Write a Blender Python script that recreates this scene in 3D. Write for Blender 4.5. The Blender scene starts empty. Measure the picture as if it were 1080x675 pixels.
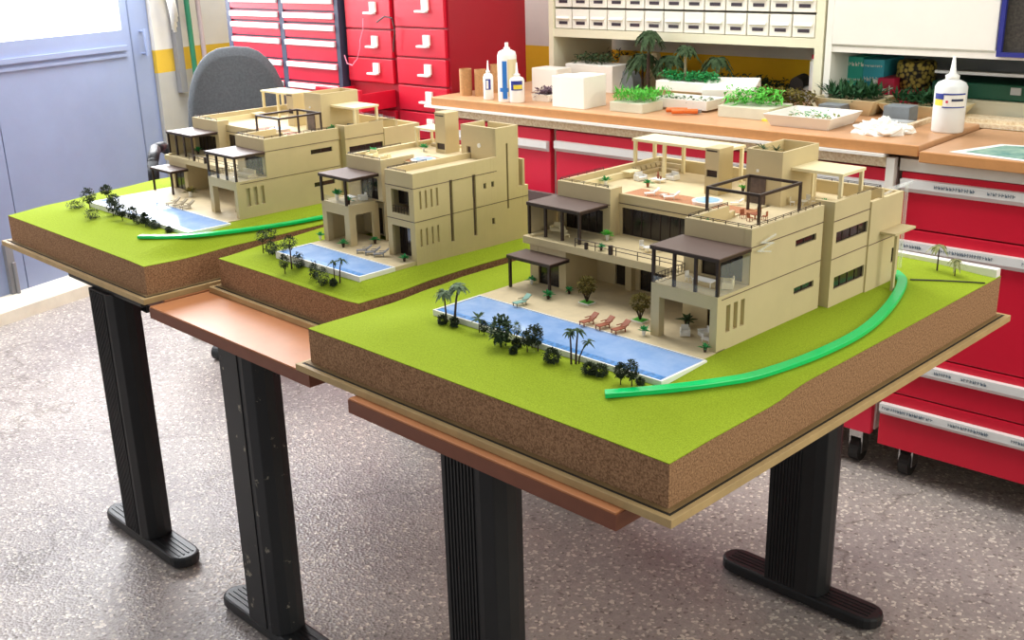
import bpy, math, random
from mathutils import Vector, Matrix
C = bpy.context.scene.collection
PI = math.pi
rnd = random.Random(7)
def R(d): return math.radians(d)

# ------------------------------------------------------------------ camera
f, pitch, yaw, roll, cx, cy, cz = 1151.448, 0.33129, -0.79245, -0.02577, 0.73791, -1.00315, 1.43794
d = Vector((math.sin(yaw)*math.cos(pitch), math.cos(yaw)*math.cos(pitch), -math.sin(pitch)))
rt = Vector((math.cos(yaw), -math.sin(yaw), 0)); up = rt.cross(d)
r2 = math.cos(roll)*rt + math.sin(roll)*up; u2 = -math.sin(roll)*rt + math.cos(roll)*up
cam = bpy.data.cameras.new('camera'); co = bpy.data.objects.new('camera', cam); C.objects.link(co)
co.matrix_world = Matrix(((r2.x, u2.x, -d.x, cx), (r2.y, u2.y, -d.y, cy), (r2.z, u2.z, -d.z, cz), (0, 0, 0, 1)))
cam.sensor_width = 36; cam.lens = f/1080*36; cam.clip_start = .01
bpy.context.scene.camera = co

# ------------------------------------------------------------------ materials
def lin(c):
    if isinstance(c, str):
        c = [int(c[i:i+2], 16)/255 for i in (0, 2, 4)]
    return [(x/12.92 if x <= .04045 else ((x+.055)/1.055)**2.4) for x in c] + [1]
MATS = {}
def mat(name, col, rough=.6, metal=0, var=0, scale=60, col2=None, bump=0, bscale=None, trans=0, emit=0, spec=.5, alpha=1, kind='noise', coat=0, ior=1.45):
    m = bpy.data.materials.new(name); m.use_nodes = True; nt = m.node_tree
    b = nt.nodes['Principled BSDF']
    b.inputs['Roughness'].default_value = rough; b.inputs['Metallic'].default_value = metal
    b.inputs['Specular IOR Level'].default_value = spec; b.inputs['Transmission Weight'].default_value = trans
    b.inputs['Alpha'].default_value = alpha; b.inputs['Coat Weight'].default_value = coat; b.inputs['IOR'].default_value = ior
    c = lin(col); b.inputs['Base Color'].default_value = c
    if emit:
        b.inputs['Emission Color'].default_value = c; b.inputs['Emission Strength'].default_value = emit
    tc = nt.nodes.new('ShaderNodeTexCoord')
    if var or col2:
        n = nt.nodes.new('ShaderNodeTexNoise') if kind == 'noise' else nt.nodes.new('ShaderNodeTexVoronoi')
        n.inputs['Scale'].default_value = scale
        if kind == 'noise': n.inputs['Detail'].default_value = 6; n.inputs['Roughness'].default_value = .65
        nt.links.new(tc.outputs['Object'], n.inputs['Vector'])
        rp = nt.nodes.new('ShaderNodeValToRGB')
        c2 = lin(col2) if col2 else [x*(1-var) for x in c[:3]]+[1]
        c1 = c if col2 else [min(1, x*(1+var)) for x in c[:3]]+[1]
        rp.color_ramp.elements[0].color = c2; rp.color_ramp.elements[1].color = c1
        rp.color_ramp.elements[0].position = .36; rp.color_ramp.elements[1].position = .64
        nt.links.new(n.outputs[0], rp.inputs['Fac']); nt.links.new(rp.outputs['Color'], b.inputs['Base Color'])
    if bump:
        n2 = nt.nodes.new('ShaderNodeTexNoise'); n2.inputs['Scale'].default_value = bscale or scale; n2.inputs['Detail'].default_value = 5
        nt.links.new(tc.outputs['Object'], n2.inputs['Vector'])
        bp = nt.nodes.new('ShaderNodeBump'); bp.inputs['Strength'].default_value = bump; bp.inputs['Distance'].default_value = .002
        nt.links.new(n2.outputs[0], bp.inputs['Height']); nt.links.new(bp.outputs['Normal'], b.inputs['Normal'])
    MATS[name] = m; return m
def wave_mat(name, c1, c2, scale, axis='X', rough=.6, lo=.45, hi=.55):
    m = mat(name, c1, rough); nt = m.node_tree; b = nt.nodes['Principled BSDF']
    tc = nt.nodes.new('ShaderNodeTexCoord'); w = nt.nodes.new('ShaderNodeTexWave'); w.bands_direction = axis
    w.inputs['Scale'].default_value = scale; nt.links.new(tc.outputs['Object'], w.inputs['Vector'])
    rp = nt.nodes.new('ShaderNodeValToRGB'); rp.color_ramp.elements[0].color = lin(c2); rp.color_ramp.elements[1].color = lin(c1)
    rp.color_ramp.elements[0].position = lo; rp.color_ramp.elements[1].position = hi
    nt.links.new(w.outputs[0], rp.inputs['Fac']); nt.links.new(rp.outputs['Color'], b.inputs['Base Color']); return m

mat('lawn', '94a82c', .95, var=.14, scale=420, bump=.5, bscale=900, spec=.1)
mat('cork', 'b8906c', .9, col2='76573f', scale=330, bump=.4, bscale=500, spec=.15)
mat('plywood', 'b89c6c', .6, var=.1, scale=20)
mat('ply_edge', '8a7048', .7, var=.1, scale=30)
mat('gap', '2b241a', .8)
mat('stucco', 'cdbc93', .75, var=.03, scale=12, spec=.2)
mat('cream', 'efe2b8', .6, var=.02, scale=20, spec=.25)
mat('roof_floor', 'dccba4', .7, var=.05, scale=30, spec=.2)
mat('terrace', 'd2c19c', .6, var=.05, scale=60, spec=.3)
wave_mat('deckwood', 'c98d62', 'a86a44', 60, 'X', .6)
wave_mat('canopy', '6d584e', '4c3c37', 90, 'X', .55)
mat('darkwood', '33241f', .45)
mat('darkglass', '2a2422', .12, var=.25, scale=25, spec=.6)
mat('curtain', '5b4a40', .5, var=.3, scale=70)
mat('glass', 'dfe6e6', .05, trans=0, alpha=.10, spec=.6)
mat('pool_water', '9dbbe6', .12, col2='86abde', scale=25, spec=.6)
mat('pool_tile', '4d86c4', .3, var=.2, scale=140, kind='voronoi')
mat('white', 'f1efe8', .5, var=.02, scale=10)
mat('whiteplastic', 'f2f0ea', .35)
mat('jacuzzi', '9fd0ee', .08, spec=.6)
mat('wood_red', '9a5638', .6, var=.1, scale=100)
mat('leaf_dark', '3f5236', .8, var=.4, scale=200, spec=.2)
mat('leaf_black', '38432c', .8, var=.4, scale=200, spec=.2)
mat('leaf_pine', '2f5535', .7, var=.35, scale=90, spec=.2)
mat('leaf_grey', '66785c', .8, var=.3, scale=200, spec=.2)
mat('leaf_green', '2f9a52', .6, var=.3, scale=200)
mat('leaf_bright', '56b83a', .6, var=.3, scale=200)
mat('leaf_olive', '7d7034', .8, col2='4f4a22', scale=150, spec=.2)
mat('leaf_pale', 'a9a772', .8, col2='5c6b3c', scale=200)
mat('trunk', '3b2b20', .85, var=.2, scale=100)
mat('trunk_pale', '9a8e74', .85)
mat('moss_purple', '6b5560', .9, var=.3, scale=100)
mat('acrylic_green', '08c86a', .25, spec=.5, var=.05, scale=8, emit=.06)
mat('acrylic', 'eef4f4', .08, alpha=.26)
mat('desk_top', 'bc7c50', .45, var=.06, scale=9, spec=.4)
mat('desk_edge', '7c4732', .45, var=.06, scale=30)
mat('black_metal', '1d1e20', .45, var=.1, scale=20)
mat('worn_metal', '26282b', .45, col2='8d8778', scale=26)
for nm in ('worn_metal',):
    for n in MATS[nm].node_tree.nodes:
        if n.type == 'VALTORGB': n.color_ramp.elements[0].position = .33; n.color_ramp.elements[1].position = .37
mat('red', 'd01532', .38, var=.03, scale=4, spec=.5)
mat('red_dark', 'a01228', .45, var=.03, scale=4)
mat('red_lit', 'd8203f', .4, var=.03, scale=4)  # same red, with the overexposure at the left put into the colour
mat('cab_white', 'e9e6dc', .5, var=.02, scale=5)
mat('handle_white', 'e4e5e2', .4, var=.02, scale=8)
mat('ink', '6b7a86', .7)
mat('ink_dark', '2b3350', .7)
mat('dark_frame', '3a3f55', .5)
mat('chip', 'cdb38c', .85, col2='e8dabc', scale=120)
mat('black', '0c0b0b', .8)
mat('worktop', 'c99a72', .35, var=.07, scale=14, spec=.4)
mat('worktop_edge', 'c88f5a', .4, var=.05, scale=30)
mat('shelf_cream', 'e4e0c4', .5, var=.02, scale=6)
mat('box_cream', 'efece0', .5, var=.02, scale=6)
mat('box_label', '3d3540', .6)
mat('grey_steel', 'b9bdbd', .4, var=.05, scale=5)
mat('blue_frame', '2a2f80', .4)
mat('mesh_dark', '3a3630', .7, var=.4, scale=150)
mat('cork_tube', 'b98c5c', .8, var=.12, scale=150)
mat('label_blue', '2f78c8', .4); mat('label_navy', '2b3a90', .4); mat('label_yellow', 'e6d44a', .4)
mat('bottle', 'eef0ee', .3, alpha=.85)
mat('grey_block', '7c8386', .7, var=.06, scale=30)
mat('cardboard', 'c9bd9a', .8, var=.05, scale=20)
mat('foam', 'f4f2e8', .7)
mat('foam_grey', 'cfcdb6', .7, var=.04, scale=20)
mat('tray_cream', 'e2d3a8', .4)
mat('teal', '35b8a6', .45); mat('teal_light', '3fb4c8', .45)
mat('box_red', 'c8274a', .45)
mat('roll', '171512', .6, col2='b5a24a', scale=75, kind='voronoi')
mat('map', 'a4c0aa', .5, col2='5c8f88', scale=18)
mat('paper', 'eef0ea', .6)
mat('green_case', '1d5a44', .4)
mat('orange', 'e0702a', .45)
mat('chair_fabric', '5e6266', .95, var=.12, scale=120, bump=.2, spec=.1)
mat('chair_black', '1c1f22', .5)
mat('door_blue', '93a0c0', .5, var=.04, scale=3)
mat('door_blue_dark', '77839f', .5)
mat('kerb', 'e8e0cc', .7, var=.08, scale=6)
mat('pipe_green', '2f7a58', .4); mat('pipe_pink', 'b8a4a0', .5); mat('duct', '8a8a8c', .6)
mat('rag', 'efece4', .9)
mat('tissue', 'f6f6f0', .9, bump=.4, bscale=60)
mat('cable', '2a2422', .5); mat('cable_red', 'e58aa0', .5)
mat('sofa', 'c9b894', .9, var=.1, scale=100); mat('sofa_beige', 'd8caa8', .9)
mat('flower', 'd9622f', .6)
mat('caster', '2c2a28', .5); mat('chrome', 'c8c8c8', .2, metal=1)
mat('mat_cyan', '86b0a0', .7)
mat('shade_panel', '5d4b48', .8)  # tone of the shade under the bench, painted on an added panel
mat('window_light', 'ffffff', .3, emit=9.0)

def floor_mat():
    m = mat('floor_concrete', '8d8783', .5); nt = m.node_tree; b = nt.nodes['Principled BSDF']; N = nt.nodes.new; L = nt.links.new
    tc = N('ShaderNodeTexCoord')
    v = N('ShaderNodeTexVoronoi'); v.inputs['Scale'].default_value = 140; L(tc.outputs['Object'], v.inputs['Vector'])
    w = N('ShaderNodeTexNoise'); w.inputs['Scale'].default_value = 60; w.inputs['Detail'].default_value = 8; w.inputs['Roughness'].default_value = .8; L(tc.outputs['Object'], w.inputs['Vector'])
    big = N('ShaderNodeTexNoise'); big.inputs['Scale'].default_value = 1.7; big.inputs['Detail'].default_value = 6; L(tc.outputs['Object'], big.inputs['Vector'])
    r1 = N('ShaderNodeValToRGB'); r1.color_ramp.elements[0].color = lin('8d8683'); r1.color_ramp.elements[1].color = lin('b0a8a3')
    r1.color_ramp.elements[0].position = .33; r1.color_ramp.elements[1].position = .68; L(w.outputs[0], r1.inputs['Fac'])
    sep = N('ShaderNodeSeparateColor'); L(v.outputs['Color'], sep.inputs['Color'])
    rs = N('ShaderNodeValToRGB'); rs.color_ramp.elements[0].position = .84; rs.color_ramp.elements[1].position = .92
    L(sep.outputs[0], rs.inputs['Fac'])
    mx = N('ShaderNodeMix'); mx.data_type = 'RGBA'; L(rs.outputs['Color'], mx.inputs['Factor']); L(r1.outputs['Color'], mx.inputs[6]); mx.inputs[7].default_value = lin('d6cfc4')
    rd = N('ShaderNodeValToRGB'); rd.color_ramp.elements[0].position = .05; rd.color_ramp.elements[1].position = .09
    rd.color_ramp.elements[0].color = (.6, .58, .56, 1); rd.color_ramp.elements[1].color = (1, 1, 1, 1); L(sep.outputs[1], rd.inputs['Fac'])
    m2 = N('ShaderNodeMix'); m2.data_type = 'RGBA'; m2.blend_type = 'MULTIPLY'; m2.inputs['Factor'].default_value = 1
    L(mx.outputs[2], m2.inputs[6]); L(rd.outputs['Color'], m2.inputs[7])
    rb = N('ShaderNodeValToRGB'); rb.color_ramp.elements[0].color = (.72, .70, .72, 1); rb.color_ramp.elements[1].color = (1.15, 1.13, 1.1, 1)
    rb.color_ramp.elements[0].position = .35; rb.color_ramp.elements[1].position = .65; L(big.outputs[0], rb.inputs['Fac'])
    m3 = N('ShaderNodeMix'); m3.data_type = 'RGBA'; m3.blend_type = 'MULTIPLY'; m3.inputs['Factor'].default_value = 1
    L(m2.outputs[2], m3.inputs[6]); L(rb.outputs['Color'], m3.inputs[7])
    ck = N('ShaderNodeTexVoronoi'); ck.feature = 'DISTANCE_TO_EDGE'; ck.inputs['Scale'].default_value = .9
    wn = N('ShaderNodeTexNoise'); wn.inputs['Scale'].default_value = 5; wn.inputs['Detail'].default_value = 6; L(tc.outputs['Object'], wn.inputs['Vector'])
    av = N('ShaderNodeVectorMath'); av.operation = 'SCALE'; av.inputs['Scale'].default_value = .25; L(wn.outputs['Color'], av.inputs[0])
    ad = N('ShaderNodeVectorMath'); L(tc.outputs['Object'], ad.inputs[0]); L(av.outputs[0], ad.inputs[1]); L(ad.outputs[0], ck.inputs['Vector'])
    rc = N('ShaderNodeValToRGB'); rc.color_ramp.elements[0].position = 0; rc.color_ramp.elements[1].position = .006
    rc.color_ramp.elements[0].color = (.55, .53, .5, 1); rc.color_ramp.elements[1].color = (1, 1, 1, 1); L(ck.outputs['Distance'], rc.inputs['Fac'])
    m4 = N('ShaderNodeMix'); m4.data_type = 'RGBA'; m4.blend_type = 'MULTIPLY'; m4.inputs['Factor'].default_value = .8
    L(m3.outputs[2], m4.inputs[6]); L(rc.outputs['Color'], m4.inputs[7])
    L(m4.outputs[2], b.inputs['Base Color'])
    rr = N('ShaderNodeMapRange'); rr.inputs['To Min'].default_value = .22; rr.inputs['To Max'].default_value = .55; L(w.outputs[0], rr.inputs['Value']); L(rr.outputs[0], b.inputs['Roughness'])
    bp = N('ShaderNodeBump'); bp.inputs['Strength'].default_value = .45; bp.inputs['Distance'].default_value = .004
    L(v.outputs['Distance'], bp.inputs['Height']); L(bp.outputs['Normal'], b.inputs['Normal'])
floor_mat()
def wall_mat(name, base, low, stripe, z0, z1, soft=.004):
    m = mat(name, base, .85); nt = m.node_tree; b = nt.nodes['Principled BSDF']; N = nt.nodes.new; L = nt.links.new
    tc = N('ShaderNodeNewGeometry'); sp = N('ShaderNodeSeparateXYZ'); L(tc.outputs['Position'], sp.inputs[0])
    rp = N('ShaderNodeValToRGB'); rp.color_ramp.interpolation = 'CONSTANT'; e = rp.color_ramp.elements
    mr = N('ShaderNodeMapRange'); mr.inputs['From Max'].default_value = 3; L(sp.outputs['Z'], mr.inputs['Value']); L(mr.outputs[0], rp.inputs['Fac'])
    e[0].color = lin(low); e[1].position = z1/3; e[1].color = lin(base); x = e.new(z0/3); x.color = lin(stripe)
    n = N('ShaderNodeTexNoise'); n.inputs['Scale'].default_value = 9; n.inputs['Detail'].default_value = 5; L(tc.outputs['Position'], n.inputs['Vector'])
    r = N('ShaderNodeValToRGB'); r.color_ramp.elements[0].color = (.86, .86, .86, 1); r.color_ramp.elements[1].color = (1.05, 1.05, 1.05, 1); L(n.outputs[0], r.inputs['Fac'])
    mx = N('ShaderNodeMix'); mx.data_type = 'RGBA'; mx.blend_type = 'MULTIPLY'; mx.inputs['Factor'].default_value = 1
    L(rp.outputs['Color'], mx.inputs[6]); L(r.outputs['Color'], mx.inputs[7]); L(mx.outputs[2], b.inputs['Base Color'])
wall_mat('wall_paint', 'e2ddd4', 'b9b7b0', 'e0b83c', .895, 1.0)
wall_mat('wall_paint_back', 'e6e4da', 'f0cc2a', 'f5c420', .90, 1.035)

# ------------------------------------------------------------------ mesh builder
class MB:
    def __init__(s): s.v = []; s.f = []; s.k = 0
    def add(s, vs, fs):
        n = len(s.v); s.v += [tuple(v) for v in vs]; s.f += [tuple(i+n for i in q) for q in fs]; return s
    def box(s, x0, x1, y0, y1, z0, z1):
        s.k += 1; e = (s.k % 37)*1.1e-5     # keeps touching pieces from sharing a plane
        x0, x1, y0, y1, z0, z1 = x0-e, x1+e, y0-e, y1+e, z0-e, z1+e
        return s.add([(x0, y0, z0), (x1, y0, z0), (x1, y1, z0), (x0, y1, z0), (x0, y0, z1), (x1, y0, z1), (x1, y1, z1), (x0, y1, z1)],
                     [(0, 3, 2, 1), (4, 5, 6, 7), (0, 1, 5, 4), (1, 2, 6, 5), (2, 3, 7, 6), (3, 0, 4, 7)])
    def obox(s, c, ax, ay, az):       # oriented box from centre and half-vectors
        c = Vector(c); ax = Vector(ax); ay = Vector(ay); az = Vector(az); vs = []
        for k in (-1, 1):
            for a, b in ((-1, -1), (1, -1), (1, 1), (-1, 1)): vs.append(c+ax*a+ay*b+az*k)
        return s.add(vs, [(0, 3, 2, 1), (4, 5, 6, 7), (0, 1, 5, 4), (1, 2, 6, 5), (2, 3, 7, 6), (3, 0, 4, 7)])
    def prism(s, poly, z0, z1):
        n = len(poly)
        return s.add([(x, y, z0) for x, y in poly]+[(x, y, z1) for x, y in poly],
                     [tuple(range(n))[::-1], tuple(range(n, 2*n))]+[(i, (i+1) % n, n+(i+1) % n, n+i) for i in range(n)])
    def cyl(s, p0, p1, r0, r1=None, n=12):
        r1 = r0 if r1 is None else r1; p0 = Vector(p0); p1 = Vector(p1); a = (p1-p0).normalized()
        t = Vector((1, 0, 0)) if abs(a.x) < .8 else Vector((0, 1, 0)); u = a.cross(t).normalized(); w = a.cross(u)
        vs = [p0+(u*math.cos(2*PI*i/n)+w*math.sin(2*PI*i/n))*r0 for i in range(n)]+[p1+(u*math.cos(2*PI*i/n)+w*math.sin(2*PI*i/n))*r1 for i in range(n)]
        return s.add(vs, [tuple(range(n)), tuple(range(n, 2*n))[::-1]]+[(i, n+i, n+(i+1) % n, (i+1) % n) for i in range(n)])
    def tube(s, pts, r, n=8):
        for a, b in zip(pts[:-1], pts[1:]): s.cyl(a, b, r, r, n)
        return s
    def lathe(s, x, y, prof, n=20):
        m = len(prof); vs = [(x+r*math.cos(2*PI*i/n), y+r*math.sin(2*PI*i/n), z) for r, z in prof for i in range(n)]
        fs = [(j*n+i, j*n+(i+1) % n, (j+1)*n+(i+1) % n, (j+1)*n+i) for j in range(m-1) for i in range(n)]
        fs += [tuple(range(n))[::-1], tuple(range((m-1)*n, m*n))]
        return s.add(vs, fs)
    def leaf(s, p, dirv, L, W, droop=0):
        p = Vector(p); dv = Vector(dirv).normalized(); sd = dv.cross(Vector((0, 0, 1)))
        sd = sd.normalized() if sd.length > .05 else Vector((1, 0, 0))
        m = p+dv*L*.5+Vector((0, 0, -droop*.25*L)); e = p+dv*L+Vector((0, 0, -droop*L))
        return s.add([p, m+sd*W/2, e, m-sd*W/2], [(0, 1, 2, 3)])
    def wx(s, x0, x1, y0, y1, z0, z1, holes=()):   # wall in a plane of constant x; holes (ya,yb,za,zb)
        ys = sorted({y0, y1} | {h[0] for h in holes} | {h[1] for h in holes}); zs = sorted({z0, z1} | {h[2] for h in holes} | {h[3] for h in holes})
        for a, b in zip(ys[:-1], ys[1:]):
            for c, e in zip(zs[:-1], zs[1:]):
                m, n = (a+b)/2, (c+e)/2
                if not any(h[0] < m < h[1] and h[2] < n < h[3] for h in holes): s.box(x0, x1, a, b, c, e)
        return s
    def wy(s, y0, y1, x0, x1, z0, z1, holes=()):
        xs = sorted({x0, x1} | {h[0] for h in holes} | {h[1] for h in holes}); zs = sorted({z0, z1} | {h[2] for h in holes} | {h[3] for h in holes})
        for a, b in zip(xs[:-1], xs[1:]):
            for c, e in zip(zs[:-1], zs[1:]):
                m, n = (a+b)/2, (c+e)/2
                if not any(h[0] < m < h[1] and h[2] < n < h[3] for h in holes): s.box(a, b, y0, y1, c, e)
        return s
    def shift(s, o, rz=0, k=1):
        c, q = math.cos(rz), math.sin(rz)
        s.v = [(o[0]+k*(c*v[0]-q*v[1]), o[1]+k*(q*v[0]+c*v[1]), o[2]+k*v[2]) for v in s.v]; return s

# frames: W model/table axes, B bench side of the room (turned 3 deg), L left wall (turned 16 deg)
FR = {'W': (0, 0, 0), 'B': (R(3), -.5, 1.645), 'L': (R(16), -3.90, .60)}
def to_world(fr, p):
    t, ox, oy = FR[fr]; c, s = math.cos(t), math.sin(t)
    if fr == 'W': return Vector(p)
    x, y = (p[0]-ox, p[1]-oy) if fr == 'B' else (p[0], p[1])
    return Vector((ox+c*x-s*y, oy+s*x+c*y, p[2]))
LOC = {}
def mesh(name, mb, m, bevel=0, smooth=False, off=(0, 0, 0)):
    me = bpy.data.meshes.new(name); me.from_pydata([(v[0]-off[0], v[1]-off[1], v[2]-off[2]) for v in mb.v], [], mb.f); me.update()
    o = bpy.data.objects.new(name, me); C.objects.link(o); me.materials.append(MATS[m])
    if smooth:
        me.polygons.foreach_set('use_smooth', [True]*len(me.polygons))
    if bevel:
        b = o.modifiers.new('bevel', 'BEVEL'); b.width = bevel; b.segments = 2; b.limit_method = 'ANGLE'
    return o
def thing(name, label, cat, loc, group=None, fr='W', rz=0):
    o = bpy.data.objects.new(name, None); C.objects.link(o); o.empty_display_size = .02
    o.location = to_world(fr, loc); o.rotation_euler = (0, 0, FR[fr][0]+rz)
    o['label'] = label; o['category'] = cat
    if group: o['group'] = group
    LOC[o] = loc if rz == 0 else None
    return o
def part(par, name, mb, m, bevel=0, smooth=False, label=None, local=False):
    root = par if par.parent is None else par.parent
    off = (0, 0, 0) if (local or LOC.get(root) is None) else LOC[root]
    o = mesh(name, mb, m, bevel, smooth, off); o.parent = par
    if label: o['label'] = label
    return o
def one(name, label, cat, mb, m, group=None, fr='W', bevel=0, smooth=False):
    xs = [v[0] for v in mb.v]; ys = [v[1] for v in mb.v]; zs = [v[2] for v in mb.v]
    loc = ((min(xs)+max(xs))/2, (min(ys)+max(ys))/2, min(zs))
    o = mesh(name, mb, m, bevel, smooth, loc); o.location = to_world(fr, loc); o.rotation_euler = (0, 0, FR[fr][0])
    o['label'] = label; o['category'] = cat
    if group: o['group'] = group
    return o
def struct(name, mb, m, fr='W', bevel=0, parent=None):
    if parent: 
        o = mesh(name, mb, m, bevel); o.parent = parent; return o
    o = mesh(name, mb, m, bevel); t, ox, oy = FR[fr]; o.location = to_world(fr, (0, 0, 0)); o.rotation_euler = (0, 0, t); o['kind'] = 'structure'; return o
def dup(root, loc, label, rz=0, group=None, scale=None, cat=None):
    r = root.copy(); C.objects.link(r); r.location = loc; r.rotation_euler = (0, 0, rz); r['label'] = label
    if group: r['group'] = group
    if scale: r.scale = (scale,)*3
    for ch in [x for x in bpy.data.objects if x.parent == root]:
        c2 = ch.copy(); C.objects.link(c2); c2.parent = r
        for g in [x for x in bpy.data.objects if x.parent == ch]:
            g2 = g.copy(); C.objects.link(g2); g2.parent = c2
    return r

# ------------------------------------------------------------------ room
struct('floor', MB().box(-7, 4, -4, 4.5, -.05, 0), 'floor_concrete')
lw = MB().wx(-.12, 0, -3.0, 2.3, 0, 2.6, [(-1.0, .965, 0.0, 2.1)])
struct('wall_left', lw, 'wall_paint', 'L')
struct('wall_back', MB().box(-4.55, 3.2, 2.42, 2.54, 0, 2.6), 'wall_paint_back', 'B')
struct('trim_1', MB().box(-4.30, -4.22, 2.02, 2.42, 0, 2.6), 'wall_paint', 'B')
# steel door, glazed above, closed; two leaves
dl = MB().wx(-.07, -.02, .10, .962, .03, 2.08, [(.16, .80, 1.113, 1.95)]).box(-.02, -.008, .10, .812, 1.024, 1.045).box(-.02, -.012, .10, .812, .995, 1.008)
dr = struct('door_1', dl, 'door_blue', 'L')
struct('door_seam', MB().box(-.0195, -.017, .845, .851, .05, 2.05), 'door_blue_dark', parent=dr)
struct('door_pane', MB().box(-.05, -.044, .16, .80, 1.113, 1.95), 'window_light', parent=dr)
struct('door_handle', MB().cyl((.012, .905, .99), (.012, .905, 1.11), .009).cyl((-.02, .905, 1.0), (.012, .905, 1.0), .006).cyl((-.02, .905, 1.10), (.012, .905, 1.10), .006), 'door_blue', parent=dr)
d2 = struct('door_2', MB().wx(-.07, -.02, -.98, .095, .03, 2.08, [(-.80, .02, 1.113, 1.95)]).box(-.02, -.008, -.98, .09, 1.024, 1.045), 'door_blue', 'L')
struct('door_pane', MB().box(-.05, -.044, -.80, .02, 1.113, 1.95), 'window_light', parent=d2)
struct('door_bolt', MB().box(-.02, .0, .005, .04, .08, .30).cyl((.006, .03, .03), (.006, .03, .22), .008), 'duct', parent=d2)
kb = MB().prism([(-.02, 0), (.09, 0), (.085, .05), (.06, .078), (.02, .085), (-.02, .085)], -1.0, .97)
kb.v = [(x, z, y) for x, y, z in kb.v]
struct('trim_2', kb, 'kerb', 'L')
one('wall_duct', 'grey vertical cable duct on the wall beside the blue door', 'duct', MB().box(0.002, .03, 1.075, 1.115, .80, 1.7), 'duct', fr='L')
one('wall_pipe', 'dark green vertical pipe on the wall behind the office chair', 'pipe', MB().cyl((.06, 1.16, 0), (.06, 1.13, 1.8), .013), 'pipe_green', fr='L')
one('wooden_pole', 'pale pinkish pole leaning next to the dark green pipe', 'pole', MB().cyl((.085, 1.22, 0), (.07, 1.185, 1.8), .012), 'pipe_pink', fr='L')
rg = MB()
for i in range(7):
    rg.cyl((.05+.005*i, 1.03+.012*math.sin(i*2), 1.30), (.045+.004*i, 1.055+.006*math.cos(i*3), 1.085+.012*i), .013, .008, 8)
one('white_cloth', 'crumpled white cloth hanging beside the grey duct', 'cloth', rg, 'rag', fr='L', smooth=True)

# ------------------------------------------------------------------ desks
def desk(name, label, x0, x1, y0, y1, legs, worn):
    t = thing('desk', label, 'desk', ((x0+x1)/2, y0, 0))
    top = part(t, 'desktop', MB().box(x0+.001, x1-.001, y0+.001, y1-.001, .702, .7265), 'desk_top', .001)
    part(top, 'edge_band', MB().box(x0, x1, y0, y0+.0022, .700, .7235).box(x0, x1, y1-.002, y1, .700, .7235).box(x0, x0+.002, y0, y1, .700, .7235).box(x1-.002, x1, y0, y1, .700, .7235), 'desk_edge')
    cxm = (x0+x1)/2
    for (xa, yl, w) in legs:
        # column: flat ribbed face to the front, rounded sides
        a, dth = w/2, .040
        pl = [(xa-a, yl-dth), (xa+a-.03, yl-dth), (xa+a-.008, yl-dth+.008), (xa+a, yl-dth+.03), (xa+a, yl+dth-.03), (xa+a-.008, yl+dth-.008), (xa+a-.03, yl+dth), (xa-a, yl+dth)]
        lg = part(t, 'leg', MB().prism(pl, .034, .684), 'worn_metal' if worn else 'black_metal', .002)
        rb = MB()
        if worn:
            rb.box(xa+a-.05, xa+a-.046, yl-dth-.002, yl-dth, .04, .68)
        else:
            for k in range(9): rb.box(xa-a+.010+k*.008, xa-a+.013+k*.008, yl-dth-.002, yl-dth, .04, .68)
        part(lg, 'rib_panel', rb, 'black_metal')
        ft = []
        for i in range(9): ang = PI/2+PI*i/8; ft.append((xa-.165+.0375*math.cos(ang), yl+.0375*math.sin(ang)))
        for i in range(9): ang = -PI/2+PI*i/8; ft.append((xa+.165+.0375*math.cos(ang), yl+.0375*math.sin(ang)))
        fo = part(t, 'foot', MB().prism(ft, .006, .034), 'worn_metal' if worn else 'black_metal', .006)
        g = MB()
        for k in (-.018, -.006, .006, .018): g.box(xa-.18, xa+.18, yl+k-.0018, yl+k+.0018, .0335, .0358)
        g.cyl((xa-.16, yl, 0), (xa-.16, yl, .008), .018).cyl((xa+.16, yl, 0), (xa+.16, yl, .008), .018)
        part(fo, 'grip_rib', g, 'black_metal')
        part(t, 'bracket', MB().obox((xa, yl, .692), (.19, 0, 0), (0, .03, 0), (0, 0, .009)), 'black_metal', .003)
    part(t, 'crossbar', MB().box(cxm-.03, cxm+.03, legs[0][1]+.045, legs[-1][1]-.045, .62, .68), 'black_metal', .003)
    return t
desk('a', 'leftmost desk with orange-brown top under the farthest villa model', -1.975, -1.395, .045, 1.12, [(-1.706, .078, .120), (-1.700, .98, .120)], False)
desk('b', 'middle desk with bare orange-brown top corner and scuffed black legs', -1.386, -.80, .004, 1.12, [(-1.112, .075, .120), (-1.105, .98, .120)], True)
desk('c', 'right desk with ribbed black legs under the nearest villa model', -.66, -.078, -.016, 1.12, [(-.428, .075, .122), (-.358, .985, .140)], False)

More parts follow.
